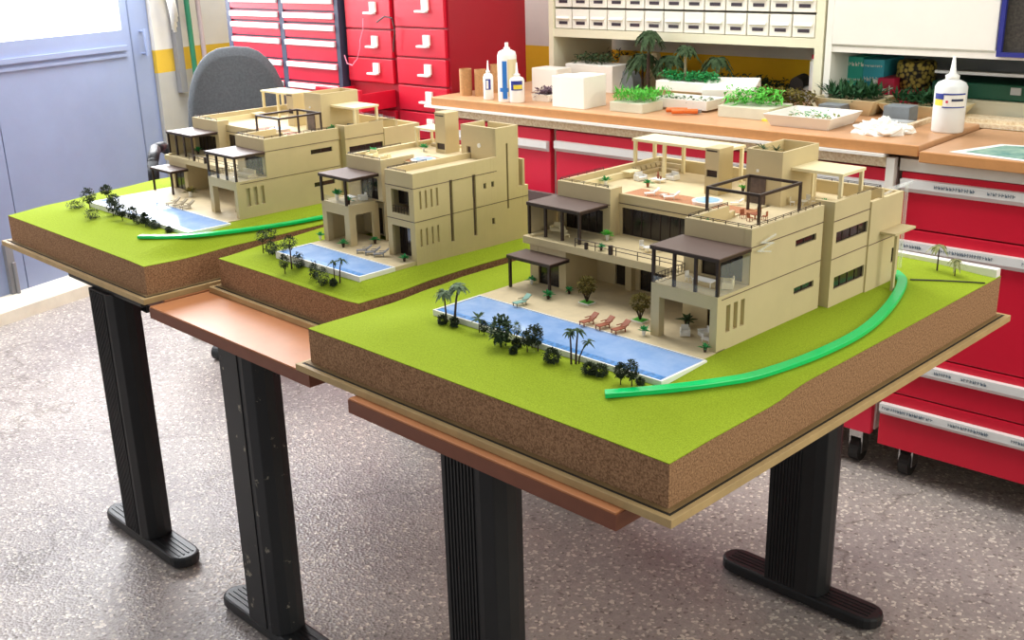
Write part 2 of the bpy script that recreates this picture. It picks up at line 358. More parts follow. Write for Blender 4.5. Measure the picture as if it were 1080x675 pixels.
# ------------------------------------------------------------------ model bases
def hfun(prof):          # prof: list of (x, [(y, z), ...]) sorted in x
    def sm(t): return t*t*(3-2*t)
    def py(p, y):
        if y <= p[0][0]: return p[0][1]
        for (a, za), (b, zb) in zip(p[:-1], p[1:]):
            if y <= b: return za+(zb-za)*sm((y-a)/(b-a))
        return p[-1][1]
    def h(x, y):
        if x <= prof[0][0]: return py(prof[0][1], y)
        for (a, pa), (b, pb) in zip(prof[:-1], prof[1:]):
            if x <= b: t = sm((x-a)/(b-a)); return py(pa, y)*(1-t)+py(pb, y)*t
        return py(prof[-1][1], y)
    return h
def base(label, x0, x1, y0, y1, cp, slab_inset=.0205):
    """plate (x0..x1) with cork slab inset and lawn"""
    t = thing('model_landscape', label, 'landscape model', ((x0+x1)/2, (y0+y1)/2, .7265))
    pb = part(t, 'baseboard', MB().box(x0, x1, y0, y1, .7267, .739), 'plywood', .0008)
    i = slab_inset
    part(pb, 'groove', MB().box(x0+i*.42, x1-i*.42, y0+i*.42, y1-i*.42, .739, .7393), 'gap')
    part(pb, 'inner_strip', MB().box(x0+i*.62, x1-i*.62, y0+i*.62, y1-i*.62, .7392, .7405), 'ply_edge')
    h = hfun(cp); X0, X1, Y0, Y1 = x0+i, x1-i, y0+i, y1-i; nx, ny = 48, 56
    gx = [X0+(X1-X0)*k/nx for k in range(nx+1)]; gy = [Y0+(Y1-Y0)*k/ny for k in range(ny+1)]
    H = {(a, b): h(gx[a], gy[b]) for a in range(nx+1) for b in range(ny+1)}
    ck = MB(); ring = [(a, 0) for a in range(nx)]+[(nx, b) for b in range(ny)]+[(a, ny) for a in range(nx, 0, -1)]+[(0, b) for b in range(ny, 0, -1)]
    n = len(ring)
    vs = [(gx[a], gy[b], .7405) for a, b in ring]+[(gx[a], gy[b], H[a, b]-.0012) for a, b in ring]
    ck.add(vs, [(k, (k+1) % n, n+(k+1) % n, n+k) for k in range(n)]+[tuple(range(n))[::-1]])
    part(t, 'cork_block', ck, 'cork')
    lw = MB(); idx = lambda a, b: a*(ny+1)+b
    vs = [(gx[a], gy[b], H[a, b]) for a in range(nx+1) for b in range(ny+1)]
    fs = [(idx(a, b), idx(a+1, b), idx(a+1, b+1), idx(a, b+1)) for a in range(nx) for b in range(ny)]
    m = len(vs); vs += [(gx[a], gy[b], H[a, b]-.0014) for a, b in ring]
    fs += [(m+k, m+(k+1) % n, idx(*ring[(k+1) % n]), idx(*ring[k])) for k in range(n)]
    lw.add(vs, fs); part(t, 'lawn', lw, 'lawn', smooth=False)
    return t, h
cp3 = [(-.814, [(0, .805), (.2, .8045), (.32, .811), (.4, .815), (1.07, .8155)]), (-.64, [(0, .805), (.15, .828), (.3, .827), (.5, .833), (1.07, .833)]),
       (-.16, [(0, .805), (.15, .829), (.32, .8365), (.9, .834), (1.07, .825)]), (-.02, [(0, .805), (.13, .808), (.25, .8085), (.36, .8175), (1.07, .8185)])]
base3, h3 = base('nearest model landscape: thick cork slab with bright green lawn', -.8346, 0, 0, 1.075, cp3)
base2, h2 = base('middle model landscape: cork slab with green lawn, partly hidden', -1.378, -.8365, .144, .735,
     [(-1.358, [(.165, .803), (.3, .811), (.5, .82), (1, .825)]), (-1.2, [(.165, .804), (.22, .826), (.34, .829), (.5, .83)]), (-.91, [(.165, .803), (.215, .829), (.35, .830), (.6, .827), (1, .82)]), (-.857, [(.165, .806), (.26, .806), (.36, .811), (.45, .8125), (.73, .810)])])
base1, h1 = base('farthest model landscape at left: pale cork slab with lawn', -2.172, -1.399, 0, 1.0,
     [(-2.152, [(0, .805), (.15, .815), (.3, .824), (.45, .831)]), (-1.99, [(0, .805), (.15, .825), (.3, .827), (.5, .833)]), (-1.50, [(0, .805), (.15, .829), (.32, .8365), (.9, .833)]), (-1.42, [(0, .805), (.12, .802), (.25, .806), (.8, .81)])])

def pool(t, x0, x1, y0, y1, ty1, h, tx1=None, poly=None):
    z = .838; tx1 = tx1 or x1
    part(t, 'terrace', MB().box(x0, tx1, y1, ty1, .80, z), 'terrace')
    pb = part(t, 'swimming_pool', MB().box(x0, x1, y0, y0+.003, .80, z).box(x0, x0+.003, y0, y1, .80, z).box(x1-.004, x1, y0, y1, .80, z).box(x0, x1, y1-.002, y1, .80, z).box(x0, x1, y0, y1, .80, z-.006), 'white')
    part(pb, 'water', MB().box(x0+.003, x1-.004, y0+.003, y1-.002, z-.006, z-.0015), 'pool_water')
    part(pb, 'tile_band', MB().box(x0+.003, x1-.004, y0+.003, y0+.020, z-.0015, z-.0010), 'pool_tile')
pool(base3, -.648, -.149, .170, .282, .505, h3, -.158)
pool(base1, -.648-1.343, -.149-1.343, .170, .282, .505, h1, -1.509)
pool(base2, -1.196, -.908, .209, .298, .42, h2)
part(base3, 'foam_strip', MB().box(-.30, -.022, 1.035, 1.053, .80, .834), 'white', label='white foam strip along the back edge')
# green acrylic bars
def ribbon(pts, w, hgt):
    mb = MB(); P = [Vector(p) for p in pts]; Q = []
    for i in range(len(P)-1):     # catmull-rom
        a = P[max(i-1, 0)]; b = P[i]; c = P[i+1]; e = P[min(i+2, len(P)-1)]
        for k in range(8):
            t = k/8; Q.append(.5*((2*b)+(c-a)*t+(2*a-5*b+4*c-e)*t*t+(3*b-a-3*c+e)*t**3))
    Q.append(P[-1]); n = len(Q); vs = []
    for i, q in enumerate(Q):
        tn = (Q[min(i+1, n-1)]-Q[max(i-1, 0)]); tn.z = 0; tn.normalize(); sd = Vector((-tn.y, tn.x, 0))
        vs += [q+sd*w/2, q-sd*w/2, q-sd*w/2+Vector((0, 0, hgt)), q+sd*w/2+Vector((0, 0, hgt))]
    fs = [(0, 1, 2, 3), tuple((n-1)*4+k for k in (3, 2, 1, 0))]
    for i in range(n-1):
        for k in range(4): fs.append((i*4+k, (i+1)*4+k, (i+1)*4+(k+1) % 4, i*4+(k+1) % 4))
    return mb.add(vs, fs)
def onlawn(h, pts, dz=.001): return [(x, y, max(h(x, y), z0) + dz) for x, y, z0 in pts]
one('acrylic_strip', 'translucent green curved plastic strip on the nearest lawn', 'plastic strip',
    ribbon(onlawn(h3, [(-.196, .100, .812), (-.138, .160, .816), (-.099, .245, .818), (-.076, .309, .82), (-.057, .435, .82), (-.056, .581, .82), (-.079, .721, .82), (-.117, .845, .82), (-.155, .889, .82)]), .018, .0075), 'acrylic_green', bevel=.0012)
one('acrylic_strip', 'green plastic strip lying across the lawn of the farthest model', 'plastic strip',
    ribbon(onlawn(h1, [(-1.588, .100, .81), (-1.492, .155, .81), (-1.462, .275, .81), (-1.450, .40, .81), (-1.444, .503, .80), (-1.436, .62, .8)]), .017, .007), 'acrylic_green', bevel=.0012)
one('black_wire', 'thin black wire lying on the back right lawn', 'wire', MB().tube([(-.118, .88, h3(-.118, .88)+.002), (-.085, .925, h3(-.085, .925)+.002), (-.05, .965, h3(-.05, .965)+.002), (-.022, .985, h3(-.022, .985)+.002)], .0014), 'cable')

# ------------------------------------------------------------------ villas
def win_x(t, x, y0, y1, z0, z1, m='darkglass', mull=1, dep=.004):      # window in plane x facing +x
    w = part(t, 'window', MB().box(x-dep-.001, x-dep, y0, y1, z0, z1), m)
    fr = MB()
    for k in range(mull+2):
        yy = y0+(y1-y0)*k/(mull+1); fr.box(x-dep, x-dep+.001, max(y0, yy-.0008), min(y1, yy+.0008), z0, z1)
    fr.box(x-dep, x-dep+.001, y0, y1, z0, z0+.001).box(x-dep, x-dep+.001, y0, y1, z1-.001, z1)
    part(w, 'window_frame', fr, 'darkwood'); return w
def win_y(t, y, x0, x1, z0, z1, m='darkglass', mull=2, dep=.004):      # window in plane y facing -y
    w = part(t, 'window', MB().box(x0, x1, y+dep, y+dep+.001, z0, z1), m)
    fr = MB()
    for k in range(mull+2):
        xx = x0+(x1-x0)*k/(mull+1); fr.box(max(x0, xx-.0008), min(x1, xx+.0008), y+dep-.001, y+dep, z0, z1)
    fr.box(x0, x1, y+dep-.001, y+dep, z0, z0+.001).box(x0, x1, y+dep-.001, y+dep, z1-.001, z1)
    part(w, 'window_frame', fr, 'darkwood'); return w
def canopy(t, x0, x1, y0, y1, ztop, posts, zb, m='canopy', pm='darkwood', th=.0035, pw=.0023, name='canopy'):
    c = part(t, name, MB().box(x0, x1, y0, y1, ztop-th*.5, ztop), m)
    if m == 'canopy':
        part(c, 'beam', MB().box(x0, x1, y0, y0+.004, ztop-.0065, ztop-.0018).box(x0, x0+.004, y0, y1, ztop-.0065, ztop-.0018).box(x1-.004, x1, y0, y1, ztop-.0065, ztop-.0018), pm)
    else:
        part(c, 'beam', MB().box(x0, x1, y0, y1, ztop-th, ztop-th*.5), pm)
    for (x, y) in posts: part(c, 'post', MB().box(x-pw, x+pw, y-pw, y+pw, zb, ztop-.004 if m == 'canopy' else ztop-th), pm)
    return c
def railing(t, pts, z0, hgt, step=.03, r=.0008):
    mb = MB()
    for a, b in zip(pts[:-1], pts[1:]):
        A = Vector((*a, z0)); B = Vector((*b, z0)); n = max(1, int((B-A).length/step))
        for k in range(n+1): p = A+(B-A)*k/n; mb.cyl(p, p+Vector((0, 0, hgt)), r, r, 6)
        for q in (1, .55): mb.cyl(A+Vector((0, 0, hgt*q)), B+Vector((0, 0, hgt*q)), r*.9, r*.9, 6)
    return part(t, 'railing', mb, 'darkwood')

RX = -.158
V3 = thing('model_villa', 'nearest scale-model villa in beige with brown canopies and roof terrace', 'model house', (RX, .317, .838))
zt = .8382
F = MB()
slits = [(.341, .352, .864, .908), (.361, .372, .864, .908), (.380, .391, .864, .908)]
F.wx(RX-.008, RX, .317, .402, .822, .926, slits[:]).wx(RX-.008, RX, .402, .617, .822, 1.015, [(.532, .597, .960, .972), (.535, .598, .878, .890)])
F.box(RX-.018, RX-.010, .610, .634, .822, 1.012)
F.wx(-.153, -.145, .629, .752, .822, 1.019, [(.640, .748, .946, .966), (.643, .748, .864, .886)]).box(-.182, -.145, .629, .637, .822, 1.019)
F.wx(-.150, -.142, .752, .87, .822, .998, [(.843, .856, .868, .897)]).box(-.5, -.142, .862, .87, .822, .998)
F.wy(.402, .410, -.284, RX, .926, 1.015, [(-.250, -.172, .928, .972)]).wx(-.284, -.276, .402, .515, .838, 1.015)
F.wy(.402, .410, -.284, RX, .838, .912, [(-.235, -.180, .839, .898)])
F.box(-.284, -.268, .317, .331, zt, .913).box(-.171, RX, .317, .327, zt, .913).box(-.284, RX, .317, .327, .905, .9262).box(-.284, -.276, .317, .402, .905, .9262)
F.wy(.490, .498, -.548, -.284, zt, .912, [(-.502, -.478, .839, .903), (-.445, -.300, .839, .896)])
F.box(-.468, -.455, .478, .49, zt, .912)
F.wy(.402, .410, -.634, -.545, zt, .912, [(-.614, -.562, .839, .897)]).wx(-.553, -.545, .41, .49, zt, .912).wx(-.634, -.626, .402, .80, .822, .93)
F.wy(.490, .498, -.645, -.515, .926, 1.015, [(-.625, -.532, .928, .973)]).wx(-.645, -.637, .49, .80, .926, 1.015).wx(-.523, -.515, .49, .523, .926, 1.015)
F.wy(.515, .523, -.515, -.276, .926, 1.003, [(-.508, -.295, .928, .979)])
F.box(-.645, -.145, .792, .80, .822, 1.015)
F.box(-.284, -.278, .51, .535, .992, 1.003)
part(V3, 'facade', F, 'stucco')
part(V3, 'entrance_canopy', MB().box(-.150, -.112, .790, .868, .934, .938).box(-.118, -.113, .800, .806, .83, .934).box(-.145, -.142, .82, .835, .832, .93), 'stucco')
part(V3, 'light_block_core', MB().box(-.60, -.172, .535, .78, .84, .984).box(-.262, -.172, .425, .6, .84, .984).box(-.62, -.56, .44, .535, .84, .91), 'curtain')  # unseen solid dark cores, added to block light inside the walls
part(V3, 'deck_slab', MB().box(-.648, -.284, .397, .515, .9125, .926).box(-.275, RX-.008, .327, .402, .914, .9255), 'stucco', .0004)
part(V3, 'roof_terrace', MB().box(-.637, -.523, .498, .792, .985, .992).box(-.523, -.284, .523, .792, .985, .992).box(-.276, RX-.008, .41, .792, .985, .992).box(-.167, -.153, .637, .792, .985, .992), 'roof_floor')
part(V3, 'annex_roof', MB().box(-.5, -.15, .80, .862, .975, .98), 'roof_floor')
part(V3, 'wood_deck', MB().box(-.54, -.36, .531, .612, .9921, .9930).box(-.345, -.27, .56, .60, .9921, .9928), 'deckwood')
gv = MB()
for z in (.9195, .9855):
    gv.box(RX-.0004, RX+.0008, .402 if z > .95 else .327, .617, z, z+.0012).box(-.284, RX, .4012, .402, z, z+.0012)
    gv.box(-.145, -.1442, .629, .752, z, z+.0012)
    gv.box(-.645, -.515, .4892, .49, z, z+.0012).box(-.515, -.284, .5142, .515, z, z+.0012)
gv.box(-.142, -.1412, .752, .87, .9195, .9205)
part(V3, 'joint_line', gv, 'curtain')
win_x(V3, RX, .532, .597, .960, .972, mull=1); win_x(V3, RX, .535, .598, .878, .890, mull=1)
for a, b, c, e in slits: part(V3, 'window_slit', MB().box(RX-.0079, RX-.007, a, b, c, e), 'cardboard')
win_x(V3, -.145, .640, .748, .946, .966, mull=3); win_x(V3, -.145, .643, .748, .864, .886, mull=3); win_x(V3, -.142, .843, .856, .868, .897, mull=0)
win_y(V3, .402, -.250, -.172, .928, .972); win_y(V3, .402, -.235, -.180, .839, .898); win_y(V3, .49, -.445, -.300, .839, .896, mull=6)
win_y(V3, .49, -.625, -.532, .928, .973, mull=4); win_y(V3, .515, -.508, -.295, .928, .979, mull=9); win_y(V3, .402, -.614, -.562, .839, .897, mull=1)
part(V3, 'door', MB().box(-.502, -.478, .494, .495, .839, .903), 'darkglass')
canopy(V3, -.288, RX+.001, .316, .402, .987, [(-.283+.0405*k, .3205) for k in range(4)], .9262)
canopy(V3, -.652, -.520, .412, .490, .987, [(-.648+.0415*k, .4155) for k in range(4)], .9262)
canopy(V3, -.645, -.536, .350, .402, .900, [(-.640, .354), (-.541, .354)], zt)
part(V3, 'glass_screen', MB().box(RX-.002, RX-.001, .325, .402, .9262, .974), 'glass', label='clear glass side screen under the canopy')
part(V3, 'glass_balustrade', MB().box(-.282, RX-.004, .3178, .3184, .9262, .938), 'glass', label='clear glass balustrade')
railing(V3, [(-.52, .400), (-.285, .400)], .926, .015, .045)
railing(V3, [(-.281, .400), (-.281, .322)], .926, .014, .008, .0006)
part(V3, 'side_screen', MB().box(-.653, -.647, .418, .492, .9262, .9805), 'stucco'); part(V3, 'lantern', MB().box(-.441, -.435, .397, .403, .926, .942), 'darkwood'); part(V3, 'lantern', MB().box(-.496, -.491, .397, .402, .926, .938), 'darkwood')
railing(V3, [(-.280, .515), (-.280, .406), (RX-.004, .406), (RX-.004, .61)], 1.015, .0055, .022, .0007)
railing(V3, [(-.641, .62), (-.641, .494), (-.523, .494)], 1.015, .005, .025, .0006)
railing(V3, [(-.5, .796), (-.15, .796), (-.149, .71)], 1.015, .005, .03, .0006)
canopy(V3, -.645, -.425, .712, .785, 1.064, [(-.640, .717), (-.567, .717), (-.640, .78), (-.567, .78), (-.49, .78), (-.430, .78), (-.430, .72)], .992, m='cream', pm='cream', th=.005, pw=.003, name='pergola')
canopy(V3, -.262, -.158, .672, .752, 1.058, [(-.163, .677), (-.163, .747), (-.258, .747)], .992, m='cream', pm='cream', th=.005, pw=.003, name='pergola')
pg = MB(); xs0, xs1, ya, yb = -.290, -.190, .470, .592
for y in (ya, yb): pg.box(xs0-.002, xs1+.002, y-.002, y+.002, 1.050, 1.0545)
for x in (xs0, xs1): pg.box(x-.002, x+.002, ya+.002, yb-.002, 1.050, 1.0545)
pgo = part(V3, 'pergola_frame', pg, 'darkwood')
for x in (xs0, xs1):
    for y in (ya, yb): part(pgo, 'post', MB().box(x-.002, x+.002, y-.002, y+.002, .992, 1.050), 'darkwood')
tw = MB().box(-.330, -.257, .643, .762, .992, 1.066)
for a in ((-.330, -.257, .643, .647), (-.330, -.257, .758, .762), (-.330, -.326, .647, .758), (-.261, -.257, .647, .758)): tw.box(*a, 1.066, 1.088)
tt = part(V3, 'stair_tower', tw, 'stucco'); part(tt, 'door', MB().box(-.322, -.288, .6415, .643, .992, 1.040), 'curtain'); part(tt, 'lamp', MB().box(-.307, -.303, .640, .643, 1.049, 1.053), 'white')
ch = part(V3, 'fireplace', MB().wy(.65, .655, -.423, -.393, .992, 1.078, [(-.420, -.396, 1.025, 1.038)]).box(-.423, -.393, .655, .695, .992, 1.078), 'stucco')
part(ch, 'firebox', MB().box(-.420, -.396, .654, .6552, 1.025, 1.038), 'darkwood'); part(ch, 'flue_slot', MB().box(-.420, -.397, .6495, .651, 1.072, 1.0745), 'darkwood')
part(V3, 'parapet_bench', MB().box(-.637, -.628, .53, .70, .992, 1.004).box(-.637, -.612, .665, .700, 1.004, 1.006), 'cream')
jz = part(V3, 'jacuzzi', MB().lathe(-.372, .588, [(.026, .992), (.0275, .9975), (.0275, .9985), (.022, .9985)], 28), 'white'); part(jz, 'water', MB().lathe(-.372, .588, [(.0215, .9986), (.0215, .9991)], 28), 'jacuzzi')

V1 = dup(V3, (-1.509, .317, .838), 'farthest scale-model villa at left, overexposed beige with grey canopies')

# middle villa
X2 = -.905
V2 = thing('model_villa', 'middle scale-model villa, narrow beige block with slit windows', 'model house', (X2, .352, .838))
F = MB(); sU = [(.366+.0148*k, .372+.0148*k, .942, .979) for k in range(4)]; sL = [(.364+.0150*k, .370+.0150*k, .866, .902) for k in range(4)]
st1 = (.447, .456, .859, .989); st2 = (.511, .521, .859, .989); sq = [(.543, .551, .954, .966), (.566, .574, .954, .966), (.565, .574, .873, .887)]; stt = (.611, .617, .899, 1.041)
F.wx(X2-.006, X2, .352, .582, .815, 1.016, sU+sL+[st1, st2]+sq).wx(X2-.006, X2, .582, .648, .815, 1.075, [stt]).wx(X2-.006, X2, .648, .676, .815, .942)
F.wy(.352, .358, -.992, X2, .815, 1.016, [(-.975, -.920, .930, .979), (-.978, -.920, .8385, .904)])
F.wx(-.992, -.986, .358, .60, .838, 1.016).box(-.99, X2, .642, .648, .942, 1.075).box(-.992, X2, .67, .676, .815, .942).box(-.99, X2, .648, .67, .936, .942)
F.box(-1.195, -.905, .66, .666, .82, 1.0)
# tower walls
F.box(-1.012, -1.006, .582, .648, .99, 1.075).wy(.582, .588, -1.006, X2-.006, .99, 1.075, [(-.995, -.982, .992, 1.03)]).box(-1.006, X2-.006, .588, .642, 1.055, 1.058)
# left block
F.wy(.408, .414, -1.19, -1.075, .926, 1.015, [(-1.15, -1.09, .928, .975)]).wx(-1.195, -1.189, .408, .66, .83, 1.015).wx(-1.081, -1.075, .414, .50, .84, 1.015).wy(.46, .466, -1.075, -.992, .838, .99)
F.box(-1.195, -1.180, .335, .350, zt, .908).box(-1.117, -1.100, .335, .352, zt, .908).box(-1.195, -1.100, .335, .341, .904, .9262).box(-1.106, -1.100, .341, .408, .904, .9262)
F.box(-1.106, -1.100, .398, .414, zt, .92).box(-1.195, -1.189, .35, .408, zt, .9262).wy(.44, .446, -1.189, -1.081, zt, .912, [(-1.165, -1.12, .84, .9)])
part(V2, 'facade', F, 'stucco')
part(V2, 'deck_slab', MB().box(-1.189, -1.106, .341, .408, .914, .9255).box(-.986, X2-.006, .358, .40, .917, .927), 'stucco')
part(V2, 'light_block_core', MB().box(-1.17, -1.082, .45, .64, .84, .984).box(-.98, -.917, .40, .64, .84, .984), 'curtain')  # added dark filling that keeps light from passing through the villa
part(V2, 'roof_terrace', MB().box(-1.189, -1.0, .47, .66, .995, 1.004).box(-1.189, -1.081, .414, .47, .995, 1.004).box(-.986, X2-.006, .358, .582, .995, 1.004).box(-1.0, -.986, .47, .582, .995, 1.004), 'roof_floor')
part(V2, 'parapet', MB().box(-1.195, -1.189, .42, .66, 1.0, 1.0152).box(-1.15, -1.012, .654, .66, .99, 1.010), 'cream')
gv = MB()
for z in (.9175, .9855): gv.box(X2-.0003, X2+.0008, .352, .582 if z > .95 else .676, z, z+.0013).box(-.992, X2, .3512, .352, z, z+.0013)
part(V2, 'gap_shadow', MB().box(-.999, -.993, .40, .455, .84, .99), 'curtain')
part(V2, 'joint_line', gv, 'curtain')
for (a, b, c, e), m in [(st1, 'curtain'), (st2, 'curtain'), (stt, 'curtain')]+[(q, 'darkglass') for q in sq]+[(q, 'cardboard') for q in sU+sL]:
    part(V2, 'window_slit' if m != 'darkglass' else 'window', MB().box(X2-.006, X2-.0045, a, b, c, e), m)
win_y(V2, .352, -.975, -.920, .945, .979, mull=1, dep=.02); win_y(V2, .352, -.978, -.920, .8385, .904, mull=2, dep=.02)
win_y(V2, .408, -1.15, -1.09, .928, .975); win_y(V2, .44, -1.165, -1.12, .84, .9)
railing(V2, [(-.975, .354), (-.92, .354)], .930, .014, .008, .0006)
canopy(V2, -1.194, -1.084, .330, .408, .987, [(-1.190, .3345), (-1.105, .3345)], .9262)
part(V2, 'glass_screen', MB().box(-1.105, -1.1035, .345, .402, .9262, .972), 'glass'); part(V2, 'glass_balustrade', MB().box(-1.186, -1.108, .336, .3366, .9262, .94), 'glass')
ch = part(V2, 'fireplace', MB().wy(.585, .590, -1.100, -1.066, .991, 1.093, [(-1.097, -1.070, 1.012, 1.026)]).box(-1.100, -1.066, .590, .625, .991, 1.093), 'stucco')
part(ch, 'firebox', MB().box(-1.097, -1.070, .588, .5905, 1.012, 1.026), 'darkwood'); part(ch, 'flue_slot', MB().box(-1.097, -1.070, .5845, .586, 1.085, 1.0875), 'darkwood')
canopy(V2, -1.190, -1.105, .60, .655, 1.050, [(-1.187, .604), (-1.187, .65), (-1.12, .65)], 1.004, m='cream', pm='cream', th=.004, pw=.0025, name='pergola')
part(V2, 'tower_door', MB().box(-.995, -.982, .585, .587, .992, 1.03), 'curtain'); 
lm = MB(); lm.cyl((-.955, .582, 1.035), (-.955, .580, 1.035), .005, .005, 14); part(V2, 'wall_lamp', lm, 'white')
jz = part(V2, 'jacuzzi', MB().lathe(-1.045, .50, [(.026, 1.004), (.0275, 1.008), (.022, 1.0085)], 28), 'white'); part(jz, 'water', MB().lathe(-1.045, .50, [(.0215, 1.0086), (.0215, 1.009)], 28), 'jacuzzi')
part(V2, 'wood_deck', MB().box(-1.08, -1.0, .475, .545, 1.0041, 1.0048), 'deckwood')
railing(V2, [(-.988, .46), (-.988, .356), (-.93, .356)], 1.016, .004, .025, .0006)
railing(V2, [(-1.192, .56), (-1.192, .411), (-1.08, .411)], 1.015, .004, .025, .0006)

# ------------------------------------------------------------------ plants
def foliage(mb, c, rx, rz, n, L, W, r):
    for _ in range(n):
        th = r.uniform(0, 2*PI); u = r.uniform(-1, 1); q = math.sqrt(1-u*u); k = r.uniform(.45, 1)
        dv = Vector((q*math.cos(th), q*math.sin(th), u)); p = Vector(c)+Vector((dv.x*rx*k, dv.y*rx*k, dv.z*rz*k))
        dv = (dv+Vector((r.uniform(-.8, .8), r.uniform(-.8, .8), r.uniform(-.6, .8))))
        mb.leaf(p, dv, L*r.uniform(.7, 1.3), W*r.uniform(.7, 1.3), r.uniform(-.2, .5))
    return mb
def bush(label, x, y, z, w, hgt, m='leaf_black', group='dark bushes in front of the pools', name='miniature_bush', n=150):
    mb = foliage(MB(), (x, y, z+hgt*.5), w/2, hgt/2, int(n*3), .0036, .0026, rnd)
    mb.v = [(a, b, max(c, z-.0003)) for a, b, c in mb.v]
    return one(name, label, 'bush', mb, m, group)
def tree(label, x, y, z, hgt, cw, tr=.35, m='leaf_black', tm='trunk', group=None, lean=(0, 0), n=170, ls=.006, forks=0, ch=None):
    t = thing('miniature_tree', label, 'tree', (x, y, z), group)
    top = Vector((x+lean[0], y+lean[1], z+hgt*(tr+.25))); b = Vector((x, y, z-.002))
    mb = MB().cyl(b, top, .0011*hgt/.04, .0006*hgt/.04, 7)
    for k in range(forks):
        a = 2*PI*k/forks+.6; s = b+(top-b)*.35; mb.cyl(s, s+Vector((math.cos(a)*cw*.28, math.sin(a)*cw*.28, hgt*.4)), .0012, .0007, 6)
    part(t, 'trunk', mb, tm)
    hc = ch or hgt*(1-tr)
    part(t, 'crown', foliage(MB(), (x+lean[0], y+lean[1], z+hgt-hc/2), cw/2, hc/2, int(n*3), ls*.6, ls*.42, rnd), m)
    return t
def palm(label, x, y, z, hgt, fr=.016, nf=12, m='leaf_dark', tm='trunk', group=None, lean=(0, 0), droop=.7, name='miniature_palm', wf=.16, fuzzy=0):
    t = thing(name, label, 'palm', (x, y, z), group)
    pts = [Vector((x+lean[0]*k*k, y+lean[1]*k*k, z-.002+(hgt-fr*.3)*k)) for k in (0, .33, .66, 1)]
    mb = MB()
    for i in range(3): mb.cyl(pts[i], pts[i+1], hgt*.024*(1.25-.15*i), hgt*.024*(1.1-.15*i), 8)
    part(t, 'trunk', mb, tm); cr = MB(); tp = pts[-1]
    for k in range(nf):
        a = 2*PI*k/nf+rnd.uniform(-.2, .2); e = rnd.uniform(-.1, .9); dv = Vector((math.cos(a)*math.cos(e), math.sin(a)*math.cos(e), math.sin(e)))
        sd = Vector((-math.sin(a), math.cos(a), 0)); prev = tp; L = fr*rnd.uniform(.8, 1.1); vs = [tp, tp]
        for j in range(1, 5):
            u = j/4; p = tp+dv*L*u+Vector((0, 0, -droop*L*u*u)); w = L*wf*math.sin(PI*min(.97, u*.85+.12))*.9
            vs += [p+sd*w, p-sd*w]
        cr.add(vs, [(2*j, 2*j+2, 2*j+3, 2*j+1) for j in range(4)])
        if fuzzy:
            for _ in range(fuzzy):
                u = rnd.uniform(.2, 1); p = tp+dv*L*u+Vector((0, 0, -droop*L*u*u)); cr.leaf(p, sd*rnd.choice((-1, 1))+dv*.5, L*.28, L*.05, 1.0)
    part(t, 'crown', cr, m); return t
def potted(label, x, y, z, hgt, m='leaf_green', pm='desk_edge', fr='W', group=None, flower=False, n=14, w=None):
    hgt *= 1.2
    t = thing('miniature_potted_plant', label, 'potted plant', (x, y, z), group)
    ph = hgt*.38; w = w or hgt*.62
    part(t, 'pot', MB().lathe(x, y, [(hgt*.10, z), (hgt*.16, z+ph)], 12), pm)
    mb = MB()
    for k in range(n):
        a = 2*PI*k/n*1.7; e = rnd.uniform(.3, 1.3); mb.leaf((x, y, z+ph*.9), (math.cos(a)*math.cos(e), math.sin(a)*math.cos(e), math.sin(e)), w*rnd.uniform(.8, 1.3), w*.35, .35)
    mb.cyl((x, y, z+ph*.7), (x, y, z+ph*1.3), hgt*.03, hgt*.03, 6)
    part(t, 'foliage', mb, m); return t

# nearest model: planting in front of the pool, left to right
G3 = 'planting along the front of the nearest pool'
def L3(x, y): return h3(x, y)
palm('leftmost bushy grey-green palm beyond the left end of the nearest pool', -.602, .160, L3(-.602, .160), .060, .020, 16, 'leaf_grey', 'trunk', G3, (-.008, .004), .8, wf=.22, fuzzy=3)
palm('taller twin-trunked grey-green palm by the left end of the nearest pool', -.580, .160, L3(-.580, .160), .078, .023, 18, 'leaf_grey', 'trunk', G3, (.006, .006), .8, wf=.22, fuzzy=3)
bush('small dark bush at the foot of the leftmost grey-green palm', -.600, .150, L3(-.60, .150), .016, .015)
bush('small brownish bush at the foot of the taller grey-green palm', -.573, .152, L3(-.573, .152), .015, .018, 'leaf_black')
palm('small upright green plant just right of the two grey-green palms', -.520, .160, L3(-.52, .16), .033, .018, 12, 'leaf_dark', 'trunk', G3, droop=.2, name='miniature_plant')
tree('slim dark sapling beside the small upright green plant', -.506, .158, L3(-.506, .158), .026, .013, .2, group=G3, n=90)
tree('broad grey-green tree with drooping leaves, largest beside the pool front', -.445, .137, L3(-.445, .137), .052, .036, .1, 'leaf_dark', group=G3, n=260, ls=.010, forks=3)
tree('thin grey sapling behind the broad grey-green tree', -.432, .160, L3(-.432, .16), .040, .013, .4, 'leaf_grey', group=G3, n=50)
bush('low dark bush at the right foot of the broad grey-green tree', -.410, .130, L3(-.41, .13), .012, .010)
bush('small bush behind the low dark bush by the broad tree', -.424, .152, L3(-.424, .152), .016, .014)
tree('dark rounded tree, nearest of the cluster of three at mid pool', -.396, .147, L3(-.396, .147), .036, .018, .3, group=G3, n=150)
tree('dark rounded tree, middle of the cluster of three at mid pool', -.402, .164, L3(-.402, .164), .038, .019, .2, group=G3, n=150)
tree('tall slim dark tree, right of the cluster of three at mid pool', -.385, .160, L3(-.385, .160), .045, .016, .22, group=G3, n=170)
bush('round dark bush alone between tree cluster and three palms', -.336, .140, L3(-.336, .14), .028, .022, n=260)
palm('left straight palm of the three-palm clump near pool', -.308, .153, L3(-.308, .153), .058, .015, 16, 'leaf_dark', 'trunk', G3, (-.004, .002), .6)
palm('middle palm of the three-palm clump near pool', -.303, .158, L3(-.303, .158), .060, .015, 16, 'leaf_dark', 'trunk', G3, (.001, .004), .6)
